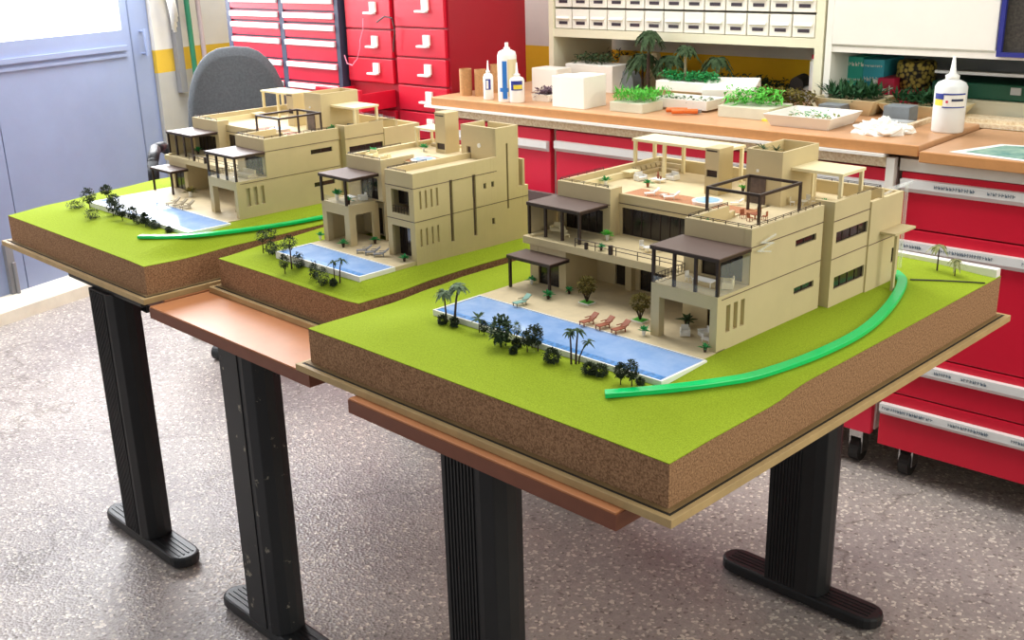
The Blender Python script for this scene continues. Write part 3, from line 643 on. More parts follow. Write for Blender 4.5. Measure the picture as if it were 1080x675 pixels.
palm('right leaning palm of the three-palm clump near pool', -.301, .162, L3(-.301, .162), .044, .014, 16, 'leaf_dark', 'trunk', G3, (.016, .004), .6)
bush('left half of the low dark bush pair right of the palms', -.262, .142, L3(-.262, .142), .022, .017, n=200)
bush('right half of the low dark bush pair right of the palms', -.244, .146, L3(-.244, .146), .024, .018, n=220)
tree('dark conifer-like tree, left one beside the green strip end', -.200, .140, L3(-.2, .14), .034, .017, .3, group=G3, n=170)
tree('dark conifer-like tree, right and taller one beside the green strip end', -.184, .146, L3(-.184, .146), .040, .018, .28, group=G3, n=190)
bush('tiny brown bush behind the right dark tree by the strip end', -.178, .158, L3(-.178, .158), .011, .010, n=90)
palm('pale curling palm alone at the back right of the nearest lawn', -.115, .985, L3(-.115, .985), .058, .024, 10, 'leaf_pale', 'trunk', None, (0, 0), .9, wf=.18)
palm('low sprawling pale plant beside the back right palm', -.080, .985, L3(-.08, .985), .040, .022, 9, 'leaf_pale', 'trunk', None, (0, 0), 1.1, name='miniature_plant', wf=.18)
# middle model
G2 = 'planting in front of the middle pool'
def L2(x, y): return h2(x, y)
for a in [('leftmost thin-trunked tree on the middle lawn', -1.265, .222, .050, .028, .55, 80), ('second thin-trunked tree on the middle lawn, behind the leftmost', -1.296, .262, .045, .034, .5, 90),
          ('tall airy tree overlapping the middle pool corner', -1.120, .196, .070, .030, .62, 90), ('dark sapling left of the tall airy tree', -1.125, .182, .040, .020, .3, 110)]:
    tree(a[0], a[1], a[2], L2(a[1], a[2]), a[3], a[4], a[5], group=G2, n=a[6], ls=.007)
for a in [('dark bush at the foot of the leftmost thin-trunked tree', -1.235, .222, .028, .028), ('long low dark hedge bush in the middle of the middle lawn', -1.205, .225, .044, .024), ('upright dark bush right of the tall airy tree', -1.100, .200, .024, .034),
          ('thin upright bush next to the round dark bush on middle lawn', -1.033, .190, .018, .036), ('round dark bush below the middle pool rim', -.993, .182, .028, .036), ('tiny dark bush at the foot of the middle palms', -.965, .187, .014, .014)]:
    bush(a[0], a[1], a[2], L2(a[1], a[2]), a[3], a[4], n=160)
palm('left palm of the pair below the middle pool', -.972, .196, L2(-.972, .196), .045, .015, 13, 'leaf_dark', 'trunk', G2)
palm('right palm of the pair below the middle pool', -.955, .196, L2(-.955, .196), .053, .016, 13, 'leaf_dark', 'trunk', G2, (.004, .004))
# farthest model
G1 = 'dark planting in front of the farthest pool'
def L1(x, y): return h1(x, y)
for a in [('leftmost tall tree of the dark grove on the farthest lawn', -1.945, .150, .058, .034, .35), ('tree at the back of the dark grove, near the pool corner', -2.05, .245, .034, .030, .4),
          ('dark tree in the middle of the grove on the farthest lawn', -1.835, .158, .045, .034, .3), ('dark tree behind the middle of the grove', -1.88, .185, .044, .034, .35),
          ('greyish tree right of the middle of the grove', -1.770, .150, .040, .030, .3), ('small tree close to the far pool rim', -1.722, .155, .040, .028, .3), ('slim dark sapling left of the green strip end', -1.668, .158, .032, .018, .25)]:
    tree(a[0], a[1], a[2], L1(a[1], a[2]), a[3], a[4], a[5], group=G1, n=150, ls=.009)
for a in [('low dark bush at the left end of the grove', -2.005, .140, .048, .018), ('round dark bush in front of the grove', -1.862, .118, .040, .026), ('low dark bush behind the end of the far green strip', -1.655, .165, .036, .022), ('small bush at the corner of the farthest pool', -1.625, .160, .030, .020), ('tiny bush at the right end of the farthest pool', -1.560, .160, .016, .014), ('green low bush along the far pool rim', -1.70, .160, .034, .022)]:
    bush(a[0], a[1], a[2], L1(a[1], a[2]), a[3], a[4], n=150, group=G1)
# terrace trees with planters
for lb, x, y, q in [('olive-brown round tree in a square planter, left one on the pool terrace', -.468, .372, .05), ('olive-brown round tree in a square planter beside the right porch', -.338, .358, .05)]:
    t = thing('miniature_tree', lb, 'tree', (x, y, .838), 'olive trees on the nearest terrace')
    part(t, 'planter', MB().box(x-.012, x+.012, y-.010, y+.010, .838, .8405), 'white'); part(t, 'planter_grass', MB().box(x-.0105, x+.0105, y-.0085, y+.0085, .8405, .8412), 'leaf_bright')
    tr = MB(); b = Vector((x, y, .8405))
    for k in range(6): a = k*1.05; tr.cyl(b, b+Vector((.010*math.cos(a), .010*math.sin(a), .024)), .0012, .0007, 6)
    part(t, 'trunk', tr, 'trunk'); part(t, 'crown', foliage(MB(), (x, y, .8405+.031), .0165, .0145, 650, .0042, .0032, rnd), 'leaf_olive')
# potted plants
PP = [('left plant beside the low canopy post of the nearest villa', -.622, .392, .838, .018, 'leaf_green'), ('green plant beside the front post of the low canopy', -.536, .345, .838, .020, 'leaf_green'), ('small plant by the left wing corner on the terrace', -.528, .392, .838, .016, 'leaf_green'),
      ('plant standing at the outer corner of the right porch', -.289, .306, .838, .019, 'leaf_green'), ('plant at the right foot of the porch near pool corner', -.172, .309, .838, .016, 'leaf_green'), ('dark plant inside the ground-floor porch', -.262, .385, .838, .026, 'leaf_dark'),
      ('bright green plant before the pillar on the upper deck', -.506, .472, .926, .022, 'leaf_bright'), ('small plant at the upper deck railing', -.468, .410, .926, .015, 'leaf_green'),
      ('aloe-like plant at the left roof corner, front one', -.548, .515, .992, .022, 'leaf_grey'), ('aloe-like plant at the left roof corner, rear one', -.615, .595, .992, .020, 'leaf_green'), ('plant in red pot beside the white roof armchair', -.541, .632, .992, .018, 'leaf_green'),
      ('green plant on the front roof corner of the nearest villa', -.194, .425, .992, .022, 'leaf_green'), ('green plant beneath the small right roof pergola', -.182, .66, .992, .024, 'leaf_green'), ('plant between fireplace and stair tower', -.375, .705, .992, .018, 'leaf_bright'),
      ('plant before the dark roof pergola at railing', -.262, .428, .992, .022, 'leaf_green'),
      ('green plant in a planter on the middle villa deck', -1.172, .36, .926, .026, 'leaf_green'), ('plant on the middle villa deck by the post', -1.115, .348, .926, .020, 'leaf_green'), ('plant in white pot at the middle porch corner', -1.11, .322, .838, .020, 'leaf_green'), ('plant left of the middle villa porch', -1.204, .33, .838, .020, 'leaf_green'),
      ('plant in front of the middle porch side opening', -1.082, .385, .838, .020, 'leaf_green'), ('plant at the foot of the middle villa right corner', -.925, .336, .838, .018, 'leaf_green'), ('plant on the middle villa roof beside the pergola', -1.13, .575, 1.004, .020, 'leaf_green'), ('plant on the middle villa left roof corner', -1.178, .47, 1.004, .022, 'leaf_green'),
      ('plant at left roof corner of the farthest villa', -1.98, .53, .992, .020, 'leaf_green'), ('plant by the tower of the farthest villa', -1.575, .65, .992, .024, 'leaf_green'), ('green plant on farthest villa upper deck', -1.93, .46, .926, .024, 'leaf_green'), ('olive plant left of the farthest villa', -2.005, .46, .838, .034, 'leaf_olive'), ('tall plant on the farthest terrace', -1.83, .37, .838, .030, 'leaf_olive')]
for k, (lb, x, y, z, hh, m) in enumerate(PP):
    potted(lb, x, y, z, hh, m, 'wood_red' if 'red pot' in lb else ('white' if k % 3 == 0 else 'trunk'), n=20 if hh < .03 else 26)

palm('spiky plant on the left of the stair tower top', -.312, .668, 1.0665, .026, .020, 20, 'leaf_dark', 'trunk', None, droop=.1, name='miniature_spiky_plant', wf=.09)
palm('spiky plant on the right of the stair tower top', -.288, .672, 1.0665, .024, .016, 20, 'leaf_dark', 'trunk', None, droop=.1, name='miniature_spiky_plant', wf=.09)

# ------------------------------------------------------------------ miniature furniture
def M_(): return MB()
def lounger(label, x, y, z, rz, m='wood_red', seat=None, group=None, s=1):
    t = thing('miniature_lounger', label, 'lounger', (x, y, z), group, rz=rz); seat = seat or m
    part(t, 'seat', MB().box(-.005*s, .005*s, -.015*s, .002*s, .005*s, .0063*s), seat, local=True)
    part(t, 'backrest', MB().obox((0, .007*s, .0095*s), (.005*s, 0, 0), (0, .006*s, .0045*s), (0, -.0004*s, .0006*s)), seat, local=True)
    for a in (-.0045, .0045):
        for b in (-.0135, .003): part(t, 'leg', MB().box(a*s-.0006*s, a*s+.0006*s, b*s-.0006*s, b*s+.0006*s, 0, .005*s), m, local=True)
    part(t, 'armrest', MB().box(-.0058*s, -.0046*s, -.004*s, .008*s, .0085*s, .0095*s).box(.0046*s, .0058*s, -.004*s, .008*s, .0085*s, .0095*s), m, local=True)
    return t
for k, (x, y, lb) in enumerate([(-.392, .292, 'leftmost of three red-brown loungers by the nearest pool'), (-.360, .295, 'middle of three red-brown loungers by the nearest pool'), (-.328, .297, 'rightmost of three red-brown loungers by the nearest pool')]):
    lounger(lb, x, y, .838, R(-10), group='red-brown pool loungers', s=1.2)
lounger('lounger with pale green cushion near the left canopy post', -.548, .292, .838, R(-8), 'trunk_pale', 'mat_cyan', s=1.2)
lounger('left white lounger on the wooden roof deck', -.487, .578, .992, R(-38), 'white', group='white roof loungers'); lounger('right white lounger on the wooden roof deck', -.440, .575, .992, R(-48), 'white', group='white roof loungers', s=1.05)
lounger('white lounger right of the round roof jacuzzi', -.325, .612, .992, R(-50), 'white', group='white roof loungers', s=.8)
for k, (x, y) in enumerate([(-1.04, .325), (-1.015, .328), (-.99, .330)]):
    lounger(['left', 'middle', 'right'][k]+' of the three grey loungers by the middle pool', x, y, .838, R(-40), 'duct', s=1.15, group='grey loungers by the middle pool')
for k, (x, y) in enumerate([(-1.775, .292), (-1.745, .295), (-1.715, .297)]):
    lounger(['left', 'middle', 'right'][k]+' of the three pale loungers by the farthest pool', x, y, .838, R(-6), 'trunk_pale', s=1.3, group='pale loungers by the farthest pool')
def chair(label, x, y, z, rz, m='white', group=None, s=1, name='miniature_chair'):
    t = thing(name, label, 'chair', (x, y, z), group, rz=rz)
    part(t, 'seat', MB().box(-.004*s, .004*s, -.004*s, .004*s, .0065*s, .0075*s), m, local=True); part(t, 'backrest', MB().box(-.004*s, .004*s, .0035*s, .0045*s, .0075*s, .016*s), m, local=True)
    for a in (-.0035, .0035):
        for b in (-.0035, .0035): part(t, 'leg', MB().box(a*s-.0004, a*s+.0004, b*s-.0004, b*s+.0004, 0, .0065*s), m, local=True)
    return t
def armchair(label, x, y, z, rz, m='white', group=None, w=.009):
    t = thing('miniature_armchair', label, 'armchair', (x, y, z), group, rz=rz)
    part(t, 'seat', MB().box(-w, w, -.008, .007, .001, .0075), m, .0008, local=True); part(t, 'backrest', MB().box(-w, w, .007, .0095, .001, .016), m, .0008, local=True)
    part(t, 'armrest', MB().box(-w-.002, -w, -.008, .0095, .001, .011), m, local=True); part(t, 'armrest', MB().box(w, w+.002, -.008, .0095, .001, .011), m, local=True); return t
def table(label, x, y, z, hh, w, dd, m='white', rnd_=False, rz=0):
    t = thing('miniature_table', label, 'table', (x, y, z), rz=rz)
    if rnd_:
        part(t, 'table_top', MB().lathe(0, 0, [(w, hh-.001), (w, hh)], 20), m, local=True); part(t, 'leg', MB().cyl((0, 0, 0), (0, 0, hh-.001), .0012), m, local=True)
    else:
        part(t, 'table_top', MB().box(-w, w, -dd, dd, hh-.0015, hh), m, local=True)
        for a in (-w+.001, w-.002):
            for b in (-dd+.001, dd-.002): part(t, 'leg', MB().box(a, a+.001, b, b+.001, 0, hh-.0015), m, local=True)
    return t
armchair('left white armchair at the roof coffee table', -.590, .672, .992, R(70), group='white roof armchairs'); armchair('right white armchair at the roof coffee table', -.545, .715, .992, R(-5), group='white roof armchairs')
table('low white coffee table with vases on the nearest roof', -.553, .680, .992, .007, .013, .010)
one('miniature_vase', 'brown vase on the white roof coffee table', 'vase', MB().lathe(-.555, .682, [(.0015, .999), (.003, 1.004), (.0012, 1.010), (.002, 1.012)], 10), 'wood_red')
one('miniature_vase', 'small round vase beside the taller coffee-table vase', 'vase', MB().lathe(-.547, .680, [(.001, .999), (.002, 1.002), (.001, 1.005)], 10), 'wood_red')
table('small side table between the two white roof loungers', -.463, .580, .992, .006, .005, .005)
table('grey side bench with dark vase by the fireplace', -.455, .735, .992, .008, .022, .009, 'cream')
one('miniature_vase', 'dark vase on the side bench by the fireplace', 'vase', MB().lathe(-.462, .733, [(.002, 1.000), (.0045, 1.006), (.002, 1.013), (.003, 1.015)], 12), 'darkwood')
sf = thing('miniature_sofa', 'beige corner sofa with cushions under the long roof pergola', 'sofa', (-.615, .745, .992))
part(sf, 'seat', MB().box(-.633, -.618, .705, .782, .992, .999).box(-.618, -.575, .768, .782, .992, .999), 'sofa', .001); part(sf, 'backrest', MB().box(-.637, -.633, .705, .786, .992, 1.008).box(-.633, -.575, .782, .786, .992, 1.008), 'sofa_beige')
for k in range(5): part(sf, 'cushion', MB().obox((-.629, .712+.016*k, 1.002), (.0015, 0, .003), (0, .006, 0), (-.002, 0, .003)), 'sofa')
table('round red-brown dining table on the front roof terrace', -.245, .545, .992, .009, .009, 0, 'wood_red', True)
for k, (x, y, a) in enumerate([(-.262, .535, 60), (-.228, .548, -80), (-.250, .563, 10), (-.242, .525, 170)]):
    chair(['left', 'right', 'rear', 'front'][k]+' red-brown chair of the roof dining set', x, y, .992, R(a), 'wood_red', 'red-brown roof dining chairs', .95)
table('round white table beside the tower on the roof', -.235, .680, .992, .009, .008, 0, 'whiteplastic', True)
for k, (x, y, a) in enumerate([(-.248, .668, 120), (-.222, .694, -60), (-.238, .700, 10)]):
    chair(['front', 'right', 'rear'][k]+' pale clear chair of the white roof table set', x, y, .992, R(a), 'whiteplastic', 'pale roof chairs', .95)
table('round white table on the upper deck before dark glazing', -.400, .455, .926, .009, .008, 0, 'white', True)
chair('left white chair at the upper deck table', -.418, .462, .926, R(60), 'white', 'white upper deck chairs'); chair('right white chair at the upper deck table', -.386, .468, .926, R(-50), 'white', 'white upper deck chairs')
lounger('white lounger under the upper left canopy', -.585, .442, .926, R(60), 'cream', s=1.1)
armchair('cream armchair under the upper left canopy', -.62, .46, .926, R(20), 'cream')
table('white dining table on the right canopy deck', -.212, .358, .926, .010, .018, .009, 'white'); chair('white chair at left of the right canopy deck table', -.245, .362, .926, R(80), 'white'); armchair('cream sofa on the right canopy deck against glass', -.178, .372, .926, R(-60), 'cream', w=.012)
armchair('white high armchair inside the ground-floor porch', -.212, .365, .838, R(-30), 'white'); armchair('grey tub armchair at the porch opening', -.240, .350, .838, R(40), 'cab_white', w=.006); table('low white table inside the ground-floor porch', -.196, .348, .838, .006, .008, .006)
armchair('cream armchair on the left roof of the middle villa', -1.165, .455, 1.004, R(20), 'cream'); armchair('cream armchair by the gap on the middle villa roof', -1.110, .450, 1.004, R(-70), 'cream', w=.006)
sf = thing('miniature_sofa', 'long beige sofa against the middle villa roof parapet', 'sofa', (-1.15, .63, 1.004)); part(sf, 'seat', MB().box(-1.172, -1.105, .632, .646, 1.004, 1.011), 'sofa', .001); part(sf, 'backrest', MB().box(-1.172, -1.105, .646, .650, 1.004, 1.017), 'sofa_beige')
table('white table on the middle villa upper deck', -1.14, .372, .926, .010, .014, .008, 'white'); armchair('white armchair on the middle villa upper deck', -1.125, .392, .926, R(-20), 'white', w=.006)
sf = thing('miniature_sofa', 'beige sofa in the ground-floor porch of the farthest villa', 'sofa', (-1.56, .36, .838)); part(sf, 'seat', MB().box(-1.585, -1.535, .35, .366, .8385, .847), 'sofa', .001); part(sf, 'backrest', MB().box(-1.585, -1.535, .366, .370, .8385, .856), 'sofa_beige')
sf = thing('miniature_sofa', 'pale sofa on the farthest villa canopy deck', 'sofa', (-1.545, .36, .926)); part(sf, 'seat', MB().box(-1.575, -1.525, .36, .378, .9263, .935), 'sofa_beige', .001); part(sf, 'backrest', MB().box(-1.575, -1.525, .378, .383, .9263, .944), 'sofa_beige')
table('round pink table on the farthest villa roof', -1.60, .545, .992, .009, .009, 0, 'deckwood', True)
sf = thing('miniature_sofa', 'grey seats under the small pergola of the farthest villa', 'sofa', (-1.55, .72, .992)); part(sf, 'seat', MB().box(-1.60, -1.545, .70, .715, .9922, 1.0), 'sofa'); part(sf, 'backrest', MB().box(-1.60, -1.545, .715, .719, .9922, 1.006), 'duct')
# clear acrylic bits
t = thing('clear_clip', 'small bundle of clear plastic strips at the facade corner', 'plastic clip', (-.150, .41, .985))
for k in range(4): part(t, 'strip', MB().obox((-.149, .425+.004*k, .978+.006*k), (.002, .016, .004 if k % 2 else -.003), (.0012, 0, 0), (0, 0, .0012)), 'acrylic')
t = thing('clear_stand', 'tall clear plastic stand behind the nearest villa corner', 'plastic stand', (-.168, .93, .83))
part(t, 'post', MB().box(-.171, -.166, .936, .941, .829, .995), 'acrylic'); part(t, 'arm', MB().obox((-.176, .895, .995), (.0015, .055, .001), (.002, 0, 0), (0, 0, .0015)), 'acrylic'); part(t, 'arm', MB().obox((-.160, .885, .999), (.0015, .055, .004), (.002, 0, 0), (0, 0, .0015)), 'acrylic')
part(t, 'foot', MB().box(-.176, -.161, .931, .946, .8265, .832), 'whiteplastic')

# ------------------------------------------------------------------ office chair
t = thing('office_chair', 'grey fabric office chair with black loop armrests behind the far model', 'chair', (0, 0, 0)); LOC[t] = None
mb = MB(); n = 28; vs = []; W, Hh = .190, .29
outl = []
for i in range(n):
    a = 2*PI*i/n; c_, s_ = math.cos(a), math.sin(a); e = .74
    outl.append((W*math.copysign(abs(c_)**e, c_)*(1-.10*max(0, s_)), Hh*math.copysign(abs(s_)**e, s_)))
layers = [(.90, .030), (1.0, .014), (1.0, -.014), (.9, -.034)]
vs = [(x*k, yy+.06*(x/W)**2*-1, z*k) for k, yy in layers for x, z in outl]
fs = [(j*n+i, j*n+(i+1) % n, (j+1)*n+(i+1) % n, (j+1)*n+i) for j in range(3) for i in range(n)]+[tuple(range(n))[::-1], tuple(range(3*n, 4*n))]
mb.add([(x, y+.24, z+.785) for x, y, z in vs], fs); part(t, 'backrest', mb, 'chair_fabric', .006, True, local=True)
se = MB(); pl = [(.24*math.copysign(abs(math.cos(2*PI*i/24))**.5, math.cos(2*PI*i/24)), .23*math.copysign(abs(math.sin(2*PI*i/24))**.5, math.sin(2*PI*i/24))) for i in range(24)]
part(t, 'seat', se.prism(pl, .43, .50), 'chair_fabric', .02, local=True)
part(t, 'back_support', MB().box(-.03, .03, .20, .29, .41, .70).box(-.03, .03, .05, .29, .40, .43), 'chair_black', local=True)
for sx in (-1, 1):
    pts = [(sx*.20, .0, .45), (sx*.29, .0, .47), (sx*.305, -.04, .56), (sx*.315, -.05, .64), (sx*.315, -.02, .705), (sx*.31, .08, .735), (sx*.29, .16, .73), (sx*.25, .22, .68), (sx*.14, .25, .62), (sx*.03, .26, .60)]
    a = MB().tube(pts, .020, 10)
    for p in pts: a.lathe(p[0], p[1], [(.004, p[2]-.019), (.0145, p[2]-.013), (.0195, p[2]), (.0145, p[2]+.013), (.004, p[2]+.019)], 10)
    part(t, 'armrest', a, 'chair_black', smooth=True, local=True)
part(t, 'gas_column', MB().cyl((0, 0, .08), (0, 0, .42), .028), 'chair_black', local=True)
for k in range(5):
    a = 2*PI*k/5+.3; e = Vector((math.cos(a)*.25, math.sin(a)*.25, .07)); part(t, 'base_arm', MB().cyl((0, 0, .10), e, .022, .014), 'chair_black', local=True)
    part(t, 'caster', MB().cyl((e.x-.02*math.sin(a), e.y+.02*math.cos(a), .027), (e.x+.02*math.sin(a), e.y-.02*math.cos(a), .027), .027, .027, 16), 'chair_black', local=True)
t.location = (-2.84, 1.14, 0); t.rotation_euler = (0, 0, R(58)); t.scale = (1.02, 1.02, 1.02)

# ------------------------------------------------------------------ bench cabinets (frame B)
def glyphs(mb, u0, u1, v, z, hh, seed, dens=.9, tilt=0):
    r = random.Random(seed); u = u0
    while u < u1:
        w = hh*r.uniform(.4, .7)
        if r.random() < dens:
            mb.box(u, u+w*.25, v-.0006, v, z, z+hh); mb.box(u, u+w, v-.0006, v, z+hh*r.choice((0, .4, .8)), z+hh*r.choice((.15, .2))+hh*.45)
        u += w*1.5
    return mb
def cabinet(label, u0, u1, z0, ztop, drawers, m, m2, txt=None, frm='cab_white'):
    t = thing('drawer_cabinet', label, 'cabinet', ((u0+u1)/2, 1.645, 0), fr='B')
    part(t, 'carcass', MB().box(u0+.004, u1-.004, 1.668, 2.20, z0+.01, ztop), frm)
    for k, (za, zb, hz) in enumerate(drawers):
        dr = part(t, 'drawer', MB().box(u0+.008, u1-.008, 1.645, 1.667, za+.002, zb-.002), m, .002)
        hb = MB().box(u0+.012, u1-.012, 1.628, 1.645, hz-.004, hz+.018)
        hb.add([(u0+.012, 1.645, hz-.004), (u1-.012, 1.645, hz-.004), (u1-.012, 1.628, hz-.004), (u0+.012, 1.628, hz-.004), (u0+.012, 1.645, hz-.016), (u1-.012, 1.645, hz-.016), (u1-.012, 1.640, hz-.016), (u0+.012, 1.640, hz-.016)], [(0, 3, 7, 4), (1, 5, 6, 2), (3, 2, 6, 7), (4, 7, 6, 5)])
        part(dr, 'handle', hb, 'handle_white')
        if txt and k in txt:
            for a, b, s in txt[k]: part(dr, 'handwriting', glyphs(MB(), u0+a, u0+b, 1.6278, hz+.003, .008, s, 1), 'ink')
    for a in (u0+.07, u1-.07):
        for v in (1.72, 2.1):
            c = part(t, 'caster', MB().cyl((a-.014, v, .037), (a+.014, v, .037), .037, .037, 18), 'caster'); part(c, 'fork', MB().box(a-.02, a-.016, v-.02, v+.02, .03, z0+.01).box(a+.016, a+.02, v-.02, v+.02, .03, z0+.01).box(a-.02, a+.02, v-.022, v+.022, .078, z0+.01), 'chrome')
    return t
cabinet('red drawer cabinet at right with handwritten white drawer handles', -.523, .62, .10, .868,
        [(.10, .262, .212), (.262, .385, .345), (.385, .70+.02, .672), (.72, .868, .832)][0:4], 'red', 'red', {3: [(.10, .20, 1), (.23, .29, 2), (.33, .40, 4)], 2: [(.03, .08, 5), (.12, .26, 6), (.33, .38, 7)], 1: [(.15, .19, 8), (.22, .28, 9)], 0: [(.02, .16, 10), (.20, .30, 11), (.36, .40, 12)]})
cabinet('long middle red drawer cabinet with a wide white handle bar', -1.672, -.530, .12, .872, [(.12, .30, .25), (.30, .60, .55), (.60, .87, .818)], 'red_lit', 'red')
cabinet('red drawer cabinet at the left end of the workbench', -2.214, -1.68, .12, .872, [(.12, .30, .25), (.30, .60, .55), (.60, .87, .812)], 'red_lit', 'red')
one('shade_panel', 'added dark brown panel standing in for shade before the red cabinets, seen between villas', 'board', MB().box(-1.98, -1.50, 1.585, 1.60, 0, .672), 'shade_panel', fr='B')  # dark sheet added where only shaded floor shows below the cabinets
one('bench_rail', 'chipboard front rail with white top strip under the left worktop', 'rail', MB().box(-2.20, -.552, 1.626, 1.645, .876, .9035), 'chip', fr='B')
one('bench_strip', 'white strip between worktop and chipboard rail', 'strip', MB().box(-2.235, -.552, 1.607, 1.64, .9038, .9112), 'white', fr='B')
one('bench_post', 'pale upright post between the middle and right red cabinets', 'post', MB().box(-.549, -.527, 1.622, 1.643, .56, .902), 'cab_white', fr='B')
one('bench_strip', 'cream strip above the right red cabinet', 'strip', MB().box(-.520, .62, 1.640, 1.72, .869, .900), 'cab_white', fr='B')
t = thing('worktop', 'long wooden worktop at left carrying model-making supplies', 'worktop', (-1.34, 2.0, .912), fr='B'); part(t, 'top', MB().box(-2.207, -.467, 1.619, 2.405, .9115, .94), 'worktop', .003); part(t, 'front_edge', MB().box(-2.207, -.467, 1.615, 1.619, .912, .9395), 'worktop_edge', .002)
t = thing('worktop', 'right-hand wooden worktop carrying the printed plan sheet', 'worktop', (.08, 2.0, .902), fr='B'); part(t, 'top', MB().box(-.457, .62, 1.602, 2.02, .902, .930), 'worktop', .003); part(t, 'front_edge', MB().box(-.457, .62, 1.598, 1.602, .9025, .9295), 'worktop_edge', .002)

# ------------------------------------------------------------------ upper units
t = thing('shelf_unit', 'cream wall shelf unit with two rows of small white drawers', 'shelving', (-1.5, 2.2, 1.08), fr='B')
zb0 = 1.120
part(t, 'frame', MB().box(-2.03, -2.008, 2.05, 2.40, .941, 1.50).box(-.985, -.958, 2.05, 2.40, .941, 1.50).box(-2.008, -.985, 2.052, 2.40, zb0, zb0+.028).box(-2.008, -.985, 2.052, 2.40, 1.30, 1.315), 'shelf_cream')
part(t, 'back_board', MB().box(-2.008, -.985, 2.392, 2.40, zb0+.03, 1.5), 'shelf_cream')
nb = 13; wd = (1.023-.006)/nb
for row in range(2):
    for k in range(nb):
        a = -2.006+wd*k+.0025; z0 = zb0+.030+row*.073; dr = part(t, 'small_drawer', MB().box(a, a+wd-.005, 2.056, 2.20, z0, z0+.066), 'box_cream', .0015)
        part(dr, 'label_slot', MB().box(a+.018, a+wd-.022, 2.0545, 2.056, z0+.014, z0+.024), 'box_label')
        part(dr, 'pull_lip', MB().add([(a+.008, 2.056, z0+.042), (a+wd-.013, 2.056, z0+.042), (a+wd-.013, 2.047, z0+.034), (a+.008, 2.047, z0+.034), (a+.008, 2.056, z0+.030), (a+wd-.013, 2.056, z0+.030)], [(0, 3, 2, 1), (3, 4, 5, 2), (0, 4, 3), (1, 2, 5)]), 'box_cream')
t = thing('wall_cabinet', 'white wall cabinet with plain doors over an open shelf', 'cabinet', (0, 2.2, .94), fr='B')
part(t, 'side_panel', MB().box(-.950, -.930, 2.05, 2.40, .941, 1.60), 'cab_white')
part(t, 'bottom_shelf', MB().box(-.930, .6, 2.052, 2.40, 1.112, 1.128), 'cab_white')
part(t, 'back_board', MB().box(-.93, .6, 2.385, 2.395, .935, 1.112), 'grey_steel')
part(t, 'door', MB().box(-.928, -.455, 2.046, 2.062, 1.134, 1.6), 'cab_white', .002)
gd = part(t, 'door', MB().wy(2.040, 2.062, -.450, .15, 1.120, 1.6, [(-.438, .138, 1.132, 1.59)]), 'blue_frame', label='blue-framed dark mesh door'); part(gd, 'mesh_panel', MB().box(-.438, .138, 2.052, 2.056, 1.132, 1.59), 'mesh_dark')
part(t, 'inner_shelf', MB().obox((-.15, 2.22, 1.055), (.48, 0, 0), (0, .13, -.012), (0, 0, .004)), 'grey_steel')
gc = thing('green_case', 'dark green case with two pale latches under the wall cabinet', 'case', (-.35, 2.2, .975), fr='B')
part(gc, 'body', MB().box(-.670, .1, 2.18, 2.36, .985, 1.030), 'green_case', .004)
for u in (-.58, -.43): part(gc, 'latch', MB().box(u-.014, u+.014, 2.174, 2.18, 1.004, 1.024), 'grey_steel')
one('cream_box', 'long cream box beneath the green case', 'box', MB().box(-.685, .1, 2.165, 2.37, .9405, .984), 'shelf_cream', fr='B')
one('wooden_board', 'pale wooden boards lying before the cream box', 'board', MB().box(-.57, .2, 2.026, 2.12, .9302, .941).box(-.54, .2, 2.05, 2.13, .941, .950), 'chip', fr='B')

# ------------------------------------------------------------------ red filing cabinets and small drawer chest
def filing(label, u0, u1, zs, opened=None):
    t = thing('filing_cabinet', label, 'cabinet', ((u0+u1)/2, 1.72, 0), fr='B', group=None)
    part(t, 'carcass', MB().box(u0, u1, 1.735, 2.14, 0, 1.62), 'red_dark')
    for k, (a, b) in enumerate(zs):
        op = .17 if k == opened else 0
        dr = part(t, 'drawer', MB().box(u0+.012, u1-.010, 1.72-op, 1.735, a+.003, b-.003) if not op else MB().box(u0+.012, u1-.010, 1.72-op, 1.735-op, a+.003, b-.003).box(u0+.02, u0+.026, 1.735-op, 1.735, a+.01, b-.02).box(u1-.024, u1-.018, 1.735-op, 1.735, a+.01, b-.02).box(u0+.02, u1-.018, 1.735-op, 1.735, a+.01, a+.014), 'red', .002)
        cu = (u0+u1)/2+.03; zc = (a+b)/2+.005
        part(dr, 'label_holder', MB().box(cu-.006, cu+.026, 1.712-op, 1.72-op, zc-.012, zc+.024), 'white')
        part(dr, 'handle', MB().box(cu-.034, cu+.022, 1.702-op, 1.72-op, zc-.020, zc-.012), 'white', .002)
    return t
edges = [.02, .25, .48, .66, .76, .862, .957, 1.057, 1.162, 1.30, 1.46, 1.6]
filing('red filing cabinet beside the workbench, right one of the pair', -2.500, -2.222, list(zip(edges[:-1], edges[1:])))
edges2 = [.02, .25, .48, .66, .76, .857, .952, 1.045, 1.15, 1.29, 1.45, 1.6]
filing('left red filing cabinet with one drawer pulled open', -2.780, -2.503, list(zip(edges2[:-1], edges2[1:])), 5)
one('cable', 'thin pink cable looping down the left filing cabinet', 'cable', MB().tube([(-2.64, 1.70, 1.19), (-2.645, 1.70, 1.15), (-2.665, 1.70, 1.11), (-2.67, 1.70, 1.08), (-2.69, 1.70, 1.04), (-2.72, 1.70, 1.015), (-2.75, 1.70, 1.02), (-2.77, 1.705, 1.05)], .002), 'cable_red', fr='B')
one('cable', 'black cable hanging between the two red filing cabinets', 'cable', MB().tube([(-2.57, 1.705, 1.178), (-2.52, 1.70, 1.20), (-2.48, 1.70, 1.195), (-2.468, 1.70, 1.15), (-2.478, 1.70, 1.11), (-2.482, 1.70, 1.075)], .0028), 'cable', fr='B')
t = thing('tool_chest', 'dark-framed chest of shallow red drawers with white handle strips', 'cabinet', (-3.14, 1.7, 0), fr='B')
